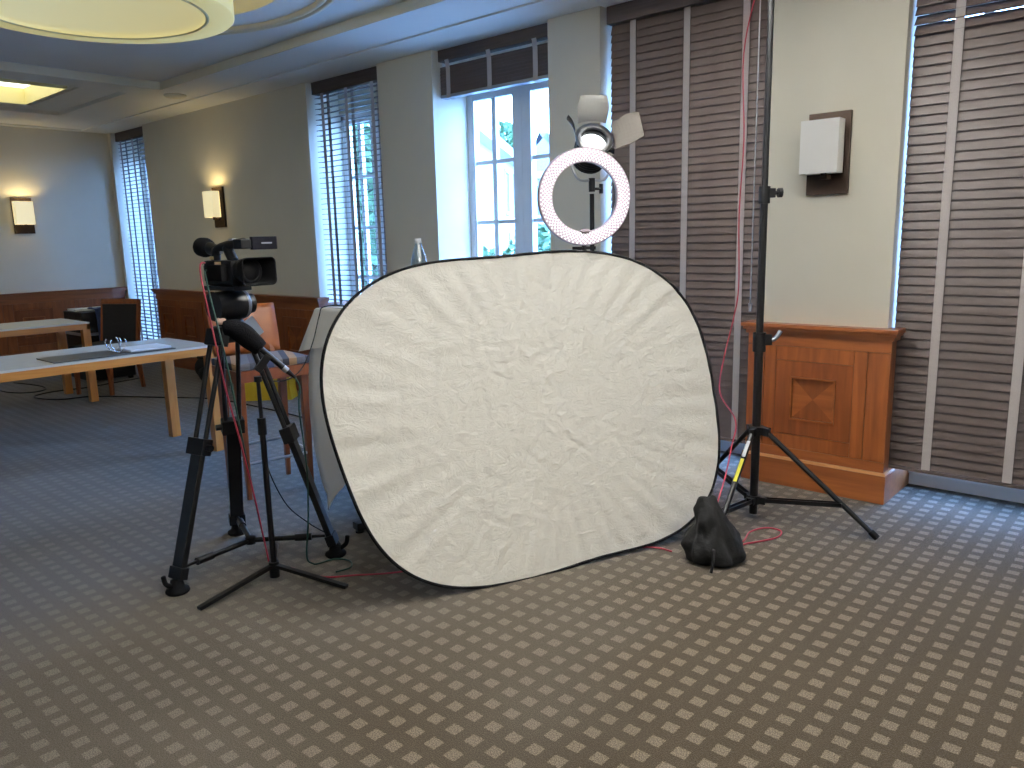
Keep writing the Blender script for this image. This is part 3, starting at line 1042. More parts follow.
st = thing('light_stand', 'slim black stand holding the ring light behind the reflector', 'stand', (sp.x, sp.y, 0))
zt2 = RC.z + b0.z - 0.061
MB().cyl((0, 0, 0.12), (0, 0, zt2), 0.012).build('pole', 'black', st)
for k in range(3):
    a = 0.9 + k * 2 * PI / 3
    MB().obox((0.02 * math.cos(a), 0.02 * math.sin(a), 0.42), (0.28 * math.cos(a), 0.28 * math.sin(a), 0.012), 0.018, 0.018).build('leg', 'black', st)
MB().cyl((0, 0, 0.38), (0, 0, 0.44), 0.024).build('collar', 'black_plastic', st)

# ------------------------------------------------------------------ fresnel lamp
FC = Vector((-2.452, 3.425, 1.888))
fl_ = thing('studio_lamp', 'lit studio spot lamp with open barn doors, tilted up behind the ring light', 'lamp', FC)
az = math.atan2(-FC.y, -FC.x) + math.radians(14)
el = math.radians(36)
nF = Vector((math.cos(az) * math.cos(el), math.sin(az) * math.cos(el), math.sin(el)))
mF = frame_from(nF, (0, 0, 0))
MB().lathe([(0.0, -0.20), (0.05, -0.195), (0.078, -0.16), (0.085, -0.10), (0.085, -0.02), (0.088, 0.0), (0.075, 0.0), (0.072, -0.03)], 36).move(mF).build('lamp_housing', 'black', fl_)
for k in range(7):
    z = -0.165 + k * 0.017
    MB().lathe([(0.083 - 0.006 * (k < 1), z), (0.092 - 0.006 * (k < 1), z + 0.001), (0.092 - 0.006 * (k < 1), z + 0.005), (0.083 - 0.006 * (k < 1), z + 0.006)], 30).move(mF).build('cooling_fin', 'black', fl_)
MB().lathe([(0.0, -0.022), (0.04, -0.026), (0.072, -0.036)], 32).move(mF).build('lens', 'lens_glow', fl_)
MB().lathe([(0.068, 0.002), (0.088, 0.0), (0.100, 0.004), (0.100, 0.012), (0.070, 0.014)], 36).move(mF).build('front_ring', 'steel', fl_)


def door(side, angle, length, w0, w1, mname):
    """curved plate hinged on one side of the front ring; angle from the face plane outwards"""
    t = MB()
    NY, NX_ = 8, 8
    v = []
    for k in (0, 1):
        for j in range(NY + 1):
            f = j / NY
            wd_ = w0 + (w1 - w0) * min(1, f / 0.6) - (0.18 * w1 * (f - 0.6) / 0.4 if f > 0.6 else 0)
            for i_ in range(NX_ + 1):
                q = -1 + 2 * i_ / NX_
                v.append((q * wd_, f * length - (1 - f) * 0.012 * (1 - q * q) * -1, 0.020 * f * (1 - f) * 2 + 0.012 * q * q * f + 0.0016 * k))
    W_ = NX_ + 1
    K_ = W_ * (NY + 1)
    fc = []
    for j in range(NY):
        for i_ in range(NX_):
            a = j * W_ + i_
            fc += [(a, a + 1, a + W_ + 1, a + W_), (K_ + a, K_ + a + W_, K_ + a + W_ + 1, K_ + a + 1)]
    for i_ in range(NX_):
        for j in (0, NY):
            a = j * W_ + i_
            fc.append((a, a + 1, K_ + a + 1, K_ + a))
    for j in range(NY):
        for i_ in (0, NX_):
            a = j * W_ + i_
            fc.append((a, a + W_, K_ + a + W_, K_ + a))
    t.add(v, fc, False)
    m = mF @ Matrix.Rotation(side, 4, 'Z') @ Matrix.Translation((0, 0.098, 0.012)) @ Matrix.Rotation(angle, 4, 'X')
    return t.move(m).build('barn_door', mname, fl_)


door(0.0, math.radians(52), 0.14, 0.075, 0.085, 'barn_inside')
door(PI / 2, math.radians(62), 0.15, 0.035, 0.028, 'black')
door(-PI / 2, math.radians(33), 0.16, 0.078, 0.098, 'barn_outside')
door(PI, math.radians(20), 0.10, 0.06, 0.07, 'barn_outside')
side = (mF.to_3x3() @ Vector((1, 0, 0)))
yb_ = Vector((0, 0, -0.20)) - 0.05 * Vector((math.cos(az), math.sin(az), 0))
pv = mF @ Vector((0, 0, -0.085))
yk = MB().tube([pv + side * 0.098, pv + side * 0.104 + Vector((0, 0, -0.07)), yb_ + side * 0.09 + Vector((0, 0, 0.03)), yb_ + side * 0.06, yb_, yb_ - side * 0.06, yb_ - side * 0.09 + Vector((0, 0, 0.03)), pv - side * 0.104 + Vector((0, 0, -0.07)), pv - side * 0.098], 0.007)
yk.build('yoke', 'steel', fl_)
MB().cyl(pv + side * 0.085, pv + side * 0.125, 0.016).build('tilt_knob', 'black_plastic', fl_)
MB().cyl(pv - side * 0.085, pv - side * 0.105, 0.012).build('tilt_bolt', 'black_plastic', fl_)
MB().cyl(yb_ + Vector((0, 0, 0.01)), yb_ + Vector((0, 0, -0.06)), 0.017).cyl(yb_ + Vector((0, 0, -0.045)) + side * 0.01, yb_ + Vector((0, 0, -0.045)) + side * 0.05, 0.007).obox(yb_ + Vector((0, 0, -0.02)) + side * 0.05, yb_ + Vector((0, 0, -0.07)) + side * 0.05, 0.014, 0.016).build('stand_clamp', 'black_plastic', fl_)
sb = FC + yb_
s2 = thing('light_stand', 'black stand carrying the studio spot lamp, seen through the ring', 'stand', (sb.x, sb.y, 0))
MB().cyl((0, 0, 0.2), (0, 0, sb.z - 0.071), 0.0125).cyl((0, 0, 0.1), (0, 0, 1.0), 0.016).build('pole', 'black', s2)
MB().cyl((0, 0, 0.98), (0, 0, 1.04), 0.024).cyl((0, 0, 0.52), (0, 0, 0.58), 0.024).build('collar', 'black_plastic', s2)
for k in range(3):
    a = 0.2 + k * 2 * PI / 3
    MB().obox((0.02 * math.cos(a), 0.02 * math.sin(a), 0.55), (0.38 * math.cos(a), 0.38 * math.sin(a), 0.012), 0.02, 0.02).build('leg', 'black', s2)
sl = bpy.data.lights.new('studio_lamp_beam', 'SPOT')
sl.energy = 3300
sl.color = (0.97, 0.98, 0.97)
sl.spot_size = math.radians(80)
sl.spot_blend = 0.5
sl.shadow_soft_size = 0.05
so_ = bpy.data.objects.new('studio_lamp_beam', sl)
COL.objects.link(so_)
so_.parent = fl_
so_.location = nF * 0.02
so_.rotation_euler = nF.to_track_quat('-Z', 'Y').to_euler()

# ------------------------------------------------------------------ tall stand on the right
TS = Vector((-1.559, 3.511, 0))
ts = thing('light_stand', 'tall black light stand reaching out of the picture, in front of the wainscot', 'stand', TS)
MB().cyl((0, 0, 0.033), (0, 0, 0.90), 0.0205, n=18).build('lower_tube', 'black', ts)
MB().cyl((0, 0, 0.86), (0, 0, 1.60), 0.0170, n=18).build('middle_tube', 'black', ts)
MB().cyl((0, 0, 1.56), (0, 0, 2.70), 0.0140, n=18).build('upper_tube', 'black', ts)
rv = Vector((rt.x, rt.y, 0)).normalized()
for z, s in ((0.895, 1.0), (1.572, 0.85)):
    cl = MB().cyl((0, 0, z - 0.055 * s), (0, 0, z + 0.035 * s), 0.030 * s, n=18).obox(rv * 0.01 + Vector((0, 0, z)), rv * 0.055 * s + Vector((0, 0, z)), 0.04 * s, 0.05 * s, bev=0.004)
    cl.build('collar', 'black_plastic', ts)
MB().tube([rv * 0.05 + Vector((0, 0, 0.89)), rv * 0.075 + Vector((0, 0, 0.90)), rv * 0.10 + Vector((0, 0, 0.935))], 0.010).build('lever', 'bluegrey', ts)
MB().cyl(rv * 0.045 + Vector((0, 0, 1.572)), rv * 0.065 + Vector((0, 0, 1.572)), 0.008).cyl(rv * 0.062 + Vector((0, 0, 1.572)), rv * 0.080 + Vector((0, 0, 1.572)), 0.022, n=10).build('knob', 'black_plastic', ts)
MB().cyl((0, 0, 0.435), (0, 0, 0.475), 0.036, n=18).build('leg_collar', 'black_plastic', ts)
MB().cyl((0, 0, 0.085), (0, 0, 0.125), 0.034, n=18).build('brace_collar', 'black_plastic', ts)
FEET = [Vector((-1.0, 3.589, 0)) - TS, Vector((-1.535, 3.04, 0)) - TS, Vector((-1.559 - 0.47, 3.511 + 0.33, 0)) - TS]
for k, f in enumerate(FEET):
    d = f.normalized()
    p0 = d * 0.045 + Vector((0, 0, 0.455))
    p1 = f + Vector((0, 0, 0.014))
    lg = MB().cyl(p0, p1, 0.0125, n=12).build('leg', 'black', ts)
    MB().cyl(p1 - (p1 - p0).normalized() * 0.04, p1, 0.0155, n=12).build('rubber_foot', 'rubber', lg)
    MB().obox(d * 0.025 + Vector((0, 0, 0.455)), d * 0.065 + Vector((0, 0, 0.45)), 0.034, 0.04, bev=0.004).build('hinge', 'black_plastic', ts)
    pm = p0.lerp(p1, 0.70)
    sd = Vector((-d.y, d.x, 0)) * 0.014
    br = MB().obox(d * 0.02 + Vector((0, 0, 0.105)) + sd, pm + sd, 0.005, 0.020).obox(d * 0.02 + Vector((0, 0, 0.105)) - sd, pm - sd, 0.005, 0.020)
    br.build('brace', 'black', ts)
    MB().obox(d * 0.02 + Vector((0, 0, 0.105)), d * 0.06 + Vector((0, 0, 0.105)), 0.038, 0.034, bev=0.003).build('hinge', 'black_plastic', ts)
    if k == 1:
        a, b = p0.lerp(p1, 0.26), p0.lerp(p1, 0.46)
        u = Vector((0.004, -0.009, 0.010))
        MB().obox(a + u, b + u, 0.016, 0.004).build('yellow_sticker', 'sticker', lg)
        a, b = p0.lerp(p1, 0.10), p0.lerp(p1, 0.24)
        MB().obox(a + u, b + u, 0.016, 0.004).build('silver_sticker', 'steel', lg)

# black weight bag over the front foot
sbm = MB()
NB = 40
rings = []
prof = [(0.0, 0.100, 0.078), (0.018, 0.125, 0.098), (0.05, 0.134, 0.104), (0.085, 0.126, 0.098), (0.125, 0.108, 0.084), (0.17, 0.084, 0.066), (0.215, 0.062, 0.046), (0.255, 0.044, 0.026), (0.288, 0.034, 0.007)]
pf = []
for (p0, p1) in zip(prof[:-1], prof[1:]):
    for k in range(3):
        pf.append(tuple(a_ + (b_ - a_) * k / 3 for a_, b_ in zip(p0, p1)))
prof = pf + [prof[-1]]
NB = 64
axr = rv
axd = Vector((rv.y, -rv.x, 0))
for q, (z, a, b) in enumerate(prof):
    ring = []
    k = q / (len(prof) - 1)
    for i in range(NB):
        t = 2 * PI * i / NB
        g1 = math.exp(-((((t - 4.3 + PI) % (2 * PI)) - PI) / 0.22) ** 2)
        g2 = math.exp(-((((t - 5.25 + PI) % (2 * PI)) - PI) / 0.16) ** 2)
        g3 = math.exp(-((((t - 3.5 + PI) % (2 * PI)) - PI) / 0.16) ** 2)
        lobe = 1 - 0.30 * (1 - k) ** 1.5 * g1 - 0.14 * k * (1 - k) * 4 * (g2 + g3) + 0.10 * k * (1 - k) * 4 * g1
        fold = 1 + 0.04 * math.sin(7 * t + 3 * k) * k + 0.03 * math.sin(4 * t + 2)
        x, y = a * math.cos(t) * lobe * fold + 0.012 - 0.045 * k, b * math.sin(t) * lobe * fold
        dz = 0.018 * math.sin(3 * t + 1) * k * (1 - k) + (0.016 * math.cos(t) * math.sin(t * 1.0 + 0.6) if k > 0.9 else 0) - 0.030 * k * (1 - k) * abs(math.sin(4 * t))
        nv_ = noise.noise(Vector((x * 16, y * 16, z * 11 + 3))) * 0.020 + noise.noise(Vector((x * 34, y * 34, z * 26))) * 0.008
        nv_ *= min(1, z / 0.03)
        ring.append((axr * x + axd * -y) * (1 + nv_ / max(0.05, a)) + Vector((0, 0, z + dz)))
    rings.append(ring)
vv = [p for g in rings for p in g]
ff = [(j * NB + i, j * NB + (i + 1) % NB, (j + 1) * NB + (i + 1) % NB, (j + 1) * NB + i) for j in range(len(prof) - 1) for i in range(NB)]
ff += [tuple(range(NB - 1, -1, -1)), tuple(range((len(prof) - 1) * NB, len(prof) * NB))]
sbg = thing('sand_bag', 'slumped black fabric weight bag on the floor at the right edge of the reflector', 'bag', (-1.475, 2.93, 0.001))
bd = MB().add(vv, ff, True).build('bag_body', 'black_cloth', sbg)
md = bd.modifiers.new('sub', 'SUBSURF')
md.levels = md.render_levels = 1
MB().tube([axr * -0.03 + axd * 0.115 + Vector((0, 0, 0.10)), axr * -0.035 + axd * 0.13 + Vector((0, 0, 0.05)), axr * -0.045 + axd * 0.14 + Vector((0, 0, 0.008))], 0.007).build('strap', 'black_plastic', sbg)

# ------------------------------------------------------------------ camera tripod
TC = Vector((-3.11, 1.68, 0))
tp = thing('camera_tripod', 'heavy black twin-tube tripod under the video camera', 'tripod', TC)
TF = [Vector((-3.032, 1.298, 0)) - TC, Vector((-2.833, 1.938, 0)) - TC, Vector((-3.445, 1.798, 0)) - TC]
for f in TF:
    d = f.normalized()
    sd = Vector((-d.y, d.x, 0))
    p0 = d * 0.075 + Vector((0, 0, 1.02))
    p1 = f * 0.97 + Vector((0, 0, 0.075))
    pl_ = p0.lerp(p1, 0.47)
    lg = MB().cyl(p0 + sd * 0.036, pl_ + sd * 0.030, 0.0105, n=12).cyl(p0 - sd * 0.036, pl_ - sd * 0.030, 0.0105, n=12).build('leg', 'black', tp)
    ax = (p1 - p0).normalized()
    MB().obox(pl_ - ax * 0.035, pl_ + ax * 0.035, 0.10, 0.05, upv=d, bev=0.006).build('leg_lock', 'black_plastic', lg)
    MB().cyl(pl_ + sd * 0.05, pl_ + sd * 0.075, 0.014, n=10).build('lock_knob', 'black_plastic', lg)
    MB().obox(pl_, p1, 0.062, 0.026, upv=d, bev=0.005).build('lower_tube', 'black', lg)
    MB().obox(p0 - ax * 0.03, p0 + ax * 0.04, 0.10, 0.045, upv=d, bev=0.006).build('leg_hinge', 'black_plastic', lg)
    MB().obox(p1 - ax * 0.03, p1 + ax * 0.02, 0.075, 0.04, upv=d, bev=0.005).build('ankle', 'black_plastic', lg)
    ft = MB().lathe([(0.0, 0.0), (0.044, 0.0), (0.048, 0.006), (0.046, 0.014), (0.030, 0.022), (0.024, 0.055), (0.0, 0.06)], 20, f * 1.0)
    ft.tube([f + d * 0.02 + Vector((0, 0, 0.03)), f + d * 0.05 + Vector((0, 0, 0.055)), f + d * 0.058 + Vector((0, 0, 0.09))], 0.010)
    ft.build('foot', 'rubber', lg)
    hub = Vector((0, 0, 0.085))
    q1 = p1 - d * 0.03 + Vector((0, 0, 0.02))
    sprd = MB().cyl(hub, hub.lerp(q1, 0.75), 0.012, n=12).cyl(hub.lerp(q1, 0.6), hub.lerp(q1, 0.82), 0.017, n=12).cyl(hub.lerp(q1, 0.8), q1, 0.007, n=10)
    sprd.build('spreader_arm', 'black', tp)
MB().cyl((0, 0, 0.07), (0, 0, 0.10), 0.024).build('spreader_hub', 'black_plastic', tp)
MB().lathe([(0.0, 0.99), (0.055, 0.995), (0.085, 1.03), (0.082, 1.055), (0.06, 1.06), (0.0, 1.06)], 28).build('bowl', 'black_plastic', tp)
CA = math.radians(5)
fx = Vector((math.cos(CA), math.sin(CA), 0))
fy = Vector((-math.sin(CA), math.cos(CA), 0))
hd = MB().lathe([(0.0, 1.055), (0.05, 1.06), (0.055, 1.075), (0.05, 1.085), (0.0, 1.085)], 28)
hd.build('head_base', 'black_plastic', tp)
MB().cyl(fy * -0.075 + Vector((0, 0, 1.145)), fy * 0.055 + Vector((0, 0, 1.145)), 0.062, n=28).build('fluid_head', 'black', tp)
MB().lathe([(0.0, 0.0), (0.046, 0.0), (0.062, -0.012), (0.062, -0.02)], 28, fy * 0.082 + Vector((0, 0, 1.145)), fy).cyl(fy * 0.055 + Vector((0, 0, 1.145)), fy * 0.064 + Vector((0, 0, 1.145)), 0.062, n=28).build('tilt_dial', 'bluegrey', tp)
MB().cyl(fy * 0.08 + Vector((0, 0, 1.145)), fy * 0.11 + Vector((0, 0, 1.145)), 0.042, n=24).build('counterbalance_knob', 'black_plastic', tp)
m0 = MB()
m0.obox(fx * -0.11 + Vector((0, 0, 1.219)), fx * 0.11 + Vector((0, 0, 1.219)), 0.085, 0.020, bev=0.004)
m0.build('camera_plate', 'black', tp)
MB().ell(fx * 0.03 + fy * -0.066 + Vector((0, 0, 1.085)), 0.016, 0.024, 0.016).build('pan_knob', 'skin', tp)
MB().obox(fx * 0.075 + fy * 0.03 + Vector((0, 0, 1.085)), fx * 0.085 + fy * 0.075 + Vector((0, 0, 1.01)), 0.055, 0.012, upv=fx, bev=0.002).build('level_plate', 'bluegrey', tp)

# ------------------------------------------------------------------ video camera (local x forward)
vc = thing('video_camera', 'black professional video camera with wide lens hood on the tripod', 'camera', (TC.x + 0.016, TC.y + 0.030, 1.2295), CA)
bdy = MB().box(-0.14, 0.06, -0.055, 0.055, 0.0, 0.105, 0.012).box(-0.16, -0.10, -0.045, 0.045, 0.015, 0.085, 0.008)
bdy.build('camera_body', 'black_plastic', vc)
MB().box(-0.075, 0.03, -0.085, -0.050, 0.018, 0.088, 0.014).build('hand_grip', 'rubber', vc)
MB().lathe([(0.0, 0.05), (0.050, 0.05), (0.054, 0.075), (0.050, 0.10), (0.052, 0.12), (0.0, 0.12)], 32, (0, 0, 0.058), (1, 0, 0)).build('lens_barrel', 'black_plastic', vc)
hm = MB()
secs = []
for x, a, b, rr in ((0.105, 0.058, 0.050, 0.03), (0.175, 0.082, 0.058, 0.022)):
    ring = []
    for q, (sx, sy) in enumerate(((1, 1), (-1, 1), (-1, -1), (1, -1))):
        for k in range(5):
            t = q * PI / 2 + k * PI / 8
            ring.append((x, sx * (a - rr) + rr * math.cos(t), sy * (b - rr) + rr * math.sin(t) + 0.058))
    secs.append(ring)
for ring, sc_ in ((1, 0.94), (0, 0.9)):
    secs.append([(x, y * sc_, (z - 0.058) * sc_ + 0.058) for x, y, z in secs[ring]])
nn = 20
hm.add([p for g in secs for p in g], [(j * nn + i, j * nn + (i + 1) % nn, (j + 1) * nn + (i + 1) % nn, (j + 1) * nn + i) for j in range(3) for i in range(nn)])
hm.build('lens_hood', 'rubber', vc)
MB().lathe([(0.0, 0.112), (0.030, 0.108), (0.044, 0.095)], 32, (0, 0, 0.058), (1, 0, 0)).build('front_lens', 'lens', vc)
MB().lathe([(0.034, 0.118), (0.046, 0.124), (0.050, 0.12)], 32, (0, 0, 0.058), (1, 0, 0)).build('lens_ring', 'black_plastic', vc)
hn = MB().tube([(-0.13, 0, 0.10), (-0.115, 0, 0.145), (-0.05, 0, 0.163), (0.03, 0, 0.172), (0.085, 0, 0.176)], 0.020, 10)
hn.box(0.04, 0.10, -0.025, 0.025, 0.150, 0.190, 0.008).tube([(0.0, 0, 0.10), (-0.02, 0, 0.13), (-0.04, 0, 0.16)], 0.022, 10)
hn.build('top_handle', 'black_plastic', vc)
MB().box(-0.01, 0.02, -0.012, 0.012, 0.186, 0.195, 0.003).build('hot_shoe', 'steel', vc)
MB().box(0.062, 0.076, 0.025, 0.040, 0.155, 0.185).build('screen_hinge', 'black_plastic', vc)
MB().box(0.066, 0.084, 0.040, 0.165, 0.146, 0.200, 0.003).build('screen', 'screen', vc)
MB().box(0.0841, 0.0848, 0.085, 0.138, 0.170, 0.176).build('screen_print', 'mark', vc)
MB().cyl((-0.12, 0, 0.145), (-0.175, 0, 0.158), 0.026, 0.028, 20).build('viewfinder', 'black_plastic', vc)
MB().lathe([(0.024, 0.0), (0.036, 0.014), (0.043, 0.04), (0.041, 0.072), (0.030, 0.088), (0.0, 0.074)], 24, (-0.160, 0, 0.155), (-1, 0, 0.10)).build('eyecup', 'rubber', vc)
MB().box(-0.05, -0.01, -0.060, -0.054, 0.085, 0.100, 0.002).box(-0.085, -0.065, -0.058, -0.05, 0.108, 0.122, 0.002).build('connector', 'brass', vc)
MB().box(-0.06, -0.035, -0.024, -0.018, 0.132, 0.142, 0.002).build('audio_socket', 'steel', vc)

# ------------------------------------------------------------------ microphone and stand
MS = Vector((-2.835, 1.627, 0))
ms = thing('microphone_stand', 'slim black microphone stand with flat tripod feet in front of the tripod', 'stand', MS)
MB().cyl((0, 0, 0.012), (0, 0, 0.66), 0.0125, n=14).build('lower_tube', 'black', ms)
MB().cyl((0, 0, 0.60), (0, 0, 0.864), 0.0085, n=12).build('upper_tube', 'black', ms)
MB().cyl((0, 0, 0.63), (0, 0, 0.70), 0.018, n=14).build('clutch', 'black_plastic', ms)
MB().cyl((0, 0, 0.008), (0, 0, 0.075), 0.022, n=14).build('foot_hub', 'black_plastic', ms)
for d in (Vector((0.034, -0.355, 0)), Vector((0.33, 0.129, 0)), Vector((-0.303, 0.19, 0))):
    u = d.normalized()
    lg = MB().obox(u * 0.015 + Vector((0, 0, 0.058)), d + Vector((0, 0, 0.010)), 0.026, 0.014, bev=0.003).build('leg', 'black', ms)
cl = MB().cyl((0, 0, 0.850), (0, 0, 0.872), 0.016, n=12)
cl.build('clip_joint', 'black_plastic', ms)
mv = Vector((-0.475, -0.88, 0)).normalized()
mu = (mv * 0.68 + Vector((0, 0, 0.70))).normalized()
mc = MS + Vector((0, 0, 0.962)) - mv * 0.042
mk = thing('shotgun_microphone', 'black shotgun microphone with thick foam cover clipped on the slim stand', 'microphone', mc)
e1 = mu * -0.085
e2 = mu * 0.045
MB().cyl(e1, e2, 0.0125, n=16).build('microphone_tube', 'black', mk)
MB().cyl(e1 * 1.0 + Vector((0, 0, 0.0131)), e2 + Vector((0, 0, 0.0131)), 0.0025, n=6).build('highlight_strip', 'chrome', mk)
fo = mu * 0.03
fm_ = [fo, mu * 0.08, mu * 0.125, mu * 0.155 + mv * 0.015, mu * 0.165 + mv * 0.045 + Vector((0, 0, -0.006))]
MB().tube(fm_, lambda t: 0.026 + 0.016 * math.sin(PI * min(1, t * 0.9 + 0.12)) - (0.018 if t > 0.97 else 0), 16).build('foam_cover', 'foam', mk)
MB().cyl(e1, e1 - mu * 0.022, 0.013, n=16).build('silver_ring', 'steel', mk)
MB().cyl(e1 - mu * 0.022, e1 - mu * 0.065, 0.011, 0.006, n=14).build('cable_plug', 'black_plastic', mk)
plug = mc + e1 - mu * 0.065
MB().obox(mv * 0.042 + Vector((0, 0, -0.068)), mu * -0.01, 0.03, 0.03, bev=0.004).build('microphone_clip', 'black_plastic', mk)

# ------------------------------------------------------------------ cables
cr = 0.0038


def cable(pts, m, label, r=cr, name='cable', cat='cable', group='cables'):
    return tag(MB().tube(pts, r, 8).build(name, m), label, cat, group)


rear = TC + Vector((0, 0, 1.30)) + fx * -0.16 + fy * -0.05
cable([(-3.200, 1.636, 1.325), (-3.19, 1.612, 1.322), (-3.160, 1.592, 1.28), (-3.112, 1.58, 1.174), (-3.044, 1.57, 0.992), (-2.993, 1.569, 0.807), (-2.956, 1.59, 0.595), (-2.95, 1.628, 0.345), (-2.941, 1.655, 0.111), (-2.932, 1.668, 0.012), (-2.90, 1.70, 0.0055), (-2.86, 1.725, 0.0055), (-2.76, 1.735, 0.0055), (-2.657, 1.765, 0.0055), (-2.58, 1.85, 0.0055), (-2.453, 1.994, 0.0055), (-2.30, 2.28, 0.0055), (-2.05, 2.62, 0.0055), (-1.82, 2.83, 0.0055), (-1.734, 2.895, 0.0055), (-1.66, 2.90, 0.0055)],
      'red', 'red cable running from the video camera down and under the reflector')
cable([(-3.182, 1.638, 1.295), (-3.165, 1.615, 1.29), (-3.13, 1.600, 1.25), (-3.070, 1.584, 1.155), (-2.998, 1.578, 0.972), (-2.976, 1.592, 0.766), (-2.962, 1.612, 0.53), (-2.968, 1.645, 0.279), (-2.972, 1.672, 0.10), (-2.975, 1.69, 0.012), (-2.98, 1.72, 0.0055)],
      'green', 'dark green cable hanging from the video camera beside the red one')
cable([plug, plug + mu * -0.02 + Vector((0, 0, -0.03)), (-2.758, 1.757, 0.719), (-2.785, 1.79, 0.451), (-2.82, 1.80, 0.215), (-2.845, 1.795, 0.04), (-2.825, 1.81, 0.0055), (-2.803, 1.83, 0.0055), (-2.789, 1.90, 0.0055), (-2.72, 1.93, 0.0055), (-2.66, 1.89, 0.0055), (-2.67, 1.82, 0.0055)],
      'green', 'green cable from the microphone plug coiling on the floor by the slim stand')
cable([(-3.10, 2.30, th_ + 0.012), (-3.19, 2.215, th_ + 0.012), (-3.20, 2.19, th_ - 0.03), (-3.18, 2.13, 0.93), (-3.16, 2.05, 0.82), (-3.16, 1.97, 0.775), (-3.18, 1.90, 0.775), (-3.17, 1.86, 0.80)],
      'black_plastic', 'thin black cable drooping from the high table towards the tripod', r=0.003)
cable([(-3.155, 1.81, 0.72), (-3.12, 1.79, 0.45), (-3.10, 1.86, 0.22), (-3.06, 1.95, 0.10), (-2.98, 2.02, 0.03), (-2.93, 2.03, 0.004)],
      'black_plastic', 'thin black cable hanging inside the tripod legs', r=0.003)
cable([(-1.93, 4.185, 2.70), (-2.00, 4.18, 2.35), (-1.985, 4.18, 1.9), (-2.00, 4.18, 1.5), (-1.985, 4.17, 1.1), (-2.00, 4.15, 0.92), (-2.0, 4.05, 0.72), (-1.90, 3.80, 0.56), (-1.70, 3.58, 0.47), (-1.64, 3.42, 0.38), (-1.60, 3.28, 0.27), (-1.585, 3.17, 0.16), (-1.575, 3.10, 0.06), (-1.52, 3.12, 0.012), (-1.466, 3.193, 0.0055), (-1.491, 3.329, 0.0055), (-1.455, 3.425, 0.0055), (-1.385, 3.43, 0.0055), (-1.363, 3.35, 0.0055), (-1.40, 3.26, 0.0055), (-1.446, 3.17, 0.0065), (-1.46, 3.07, 0.0055)],
      'red', 'red cable hanging down the brown blind and looping on the floor by the tall stand')
cable([(-8.5, 3.5, 0.006), (-8.45, 3.2, 0.006), (-8.40, 2.90, 0.006), (-8.45, 2.60, 0.006), (-8.3, 2.40, 0.006), (-7.95, 2.50, 0.006), (-7.82, 2.773, 0.006), (-7.189, 3.157, 0.006), (-6.708, 3.40, 0.006), (-5.96, 3.46, 0.006), (-5.3, 3.45, 0.006), (-4.6, 3.4, 0.006)],
      'black_plastic', 'long black cable across the carpet behind the near desk', r=0.006)
cable([(-9.4, 2.55, 0.006), (-8.95, 2.65, 0.006), (-8.66, 2.62, 0.006), (-8.60, 2.46, 0.006), (-8.8, 2.33, 0.006), (-9.2, 2.3, 0.006)],
      'black_plastic', 'black cable loop on the carpet under the far desk', r=0.006)


# ------------------------------------------------------------------ desks
def desk(label, x0, x1, y0, y1):
    r = thing('desk', label, 'table', ((x0 + x1) / 2, (y0 + y1) / 2, 0), 0, 'grey topped beech desks')
    a, b = (x1 - x0) / 2, (y1 - y0) / 2
    MB().box(-a, a, -b, b, 0.722, 0.735, 0.001).build('desktop', 'desk_top', r)
    e = MB()
    for (p, q, s, t) in ((-a, -a + 0.028, -b, b), (a - 0.028, a, -b, b), (-a, a, -b, -b + 0.028), (-a, a, b - 0.028, b)):
        e.box(p, q, s, t, 0.672, 0.7215)
    e.build('apron', 'beech', r)
    for sx in (-1, 1):
        for sy in (-1, 1):
            x, y = sx * (a - 0.033), sy * (b - 0.033)
            MB().box(x - 0.032, x + 0.032, y - 0.032, y + 0.032, 0, 0.672, 0.002).build('leg', 'beech_leg', r)
    return r


desk('grey topped beech desk with an open binder, left of the camera tripod', -5.695, -4.975, 0.76, 2.565)
desk('grey topped beech desk by the far wall, in front of the dark chair', -8.27, -7.575, 0.92, 2.72)

bn = thing('ring_binder', 'open black ring binder lying on the near desk', 'binder', (-5.15, 1.85, 0.7352))
MB().box(-0.17, 0.13, -0.27, 0.11, 0.0, 0.006, 0.001).box(-0.17, 0.13, 0.11, 0.18, 0.0, 0.006).box(-0.17, 0.13, 0.18, 0.46, 0.0, 0.006, 0.001).build('cover', 'binder', bn)
MB().box(-0.12, 0.09, 0.19, 0.45, 0.0065, 0.020, 0.001).build('paper_stack', 'paper', bn)
MB().box(-0.10, 0.07, 0.125, 0.165, 0.006, 0.011, 0.001).build('ring_plate', 'chrome', bn)
for x in (-0.055, 0.025):
    for sgn in (1, -1):
        pts = []
        for k in range(9):
            t = k / 8
            pts.append((x, 0.145 + sgn * (0.014 + 0.034 * math.sin(PI * min(1, t * 0.72))), 0.011 + 0.080 * t))
        MB().tube(pts, 0.0030, 8, False).build('ring', 'chrome', bn)
MB().tube([(0.06, 0.14, 0.011), (0.065, 0.135, 0.06), (0.075, 0.12, 0.10), (0.07, 0.118, 0.108)], 0.004, 8).build('lever', 'chrome', bn)

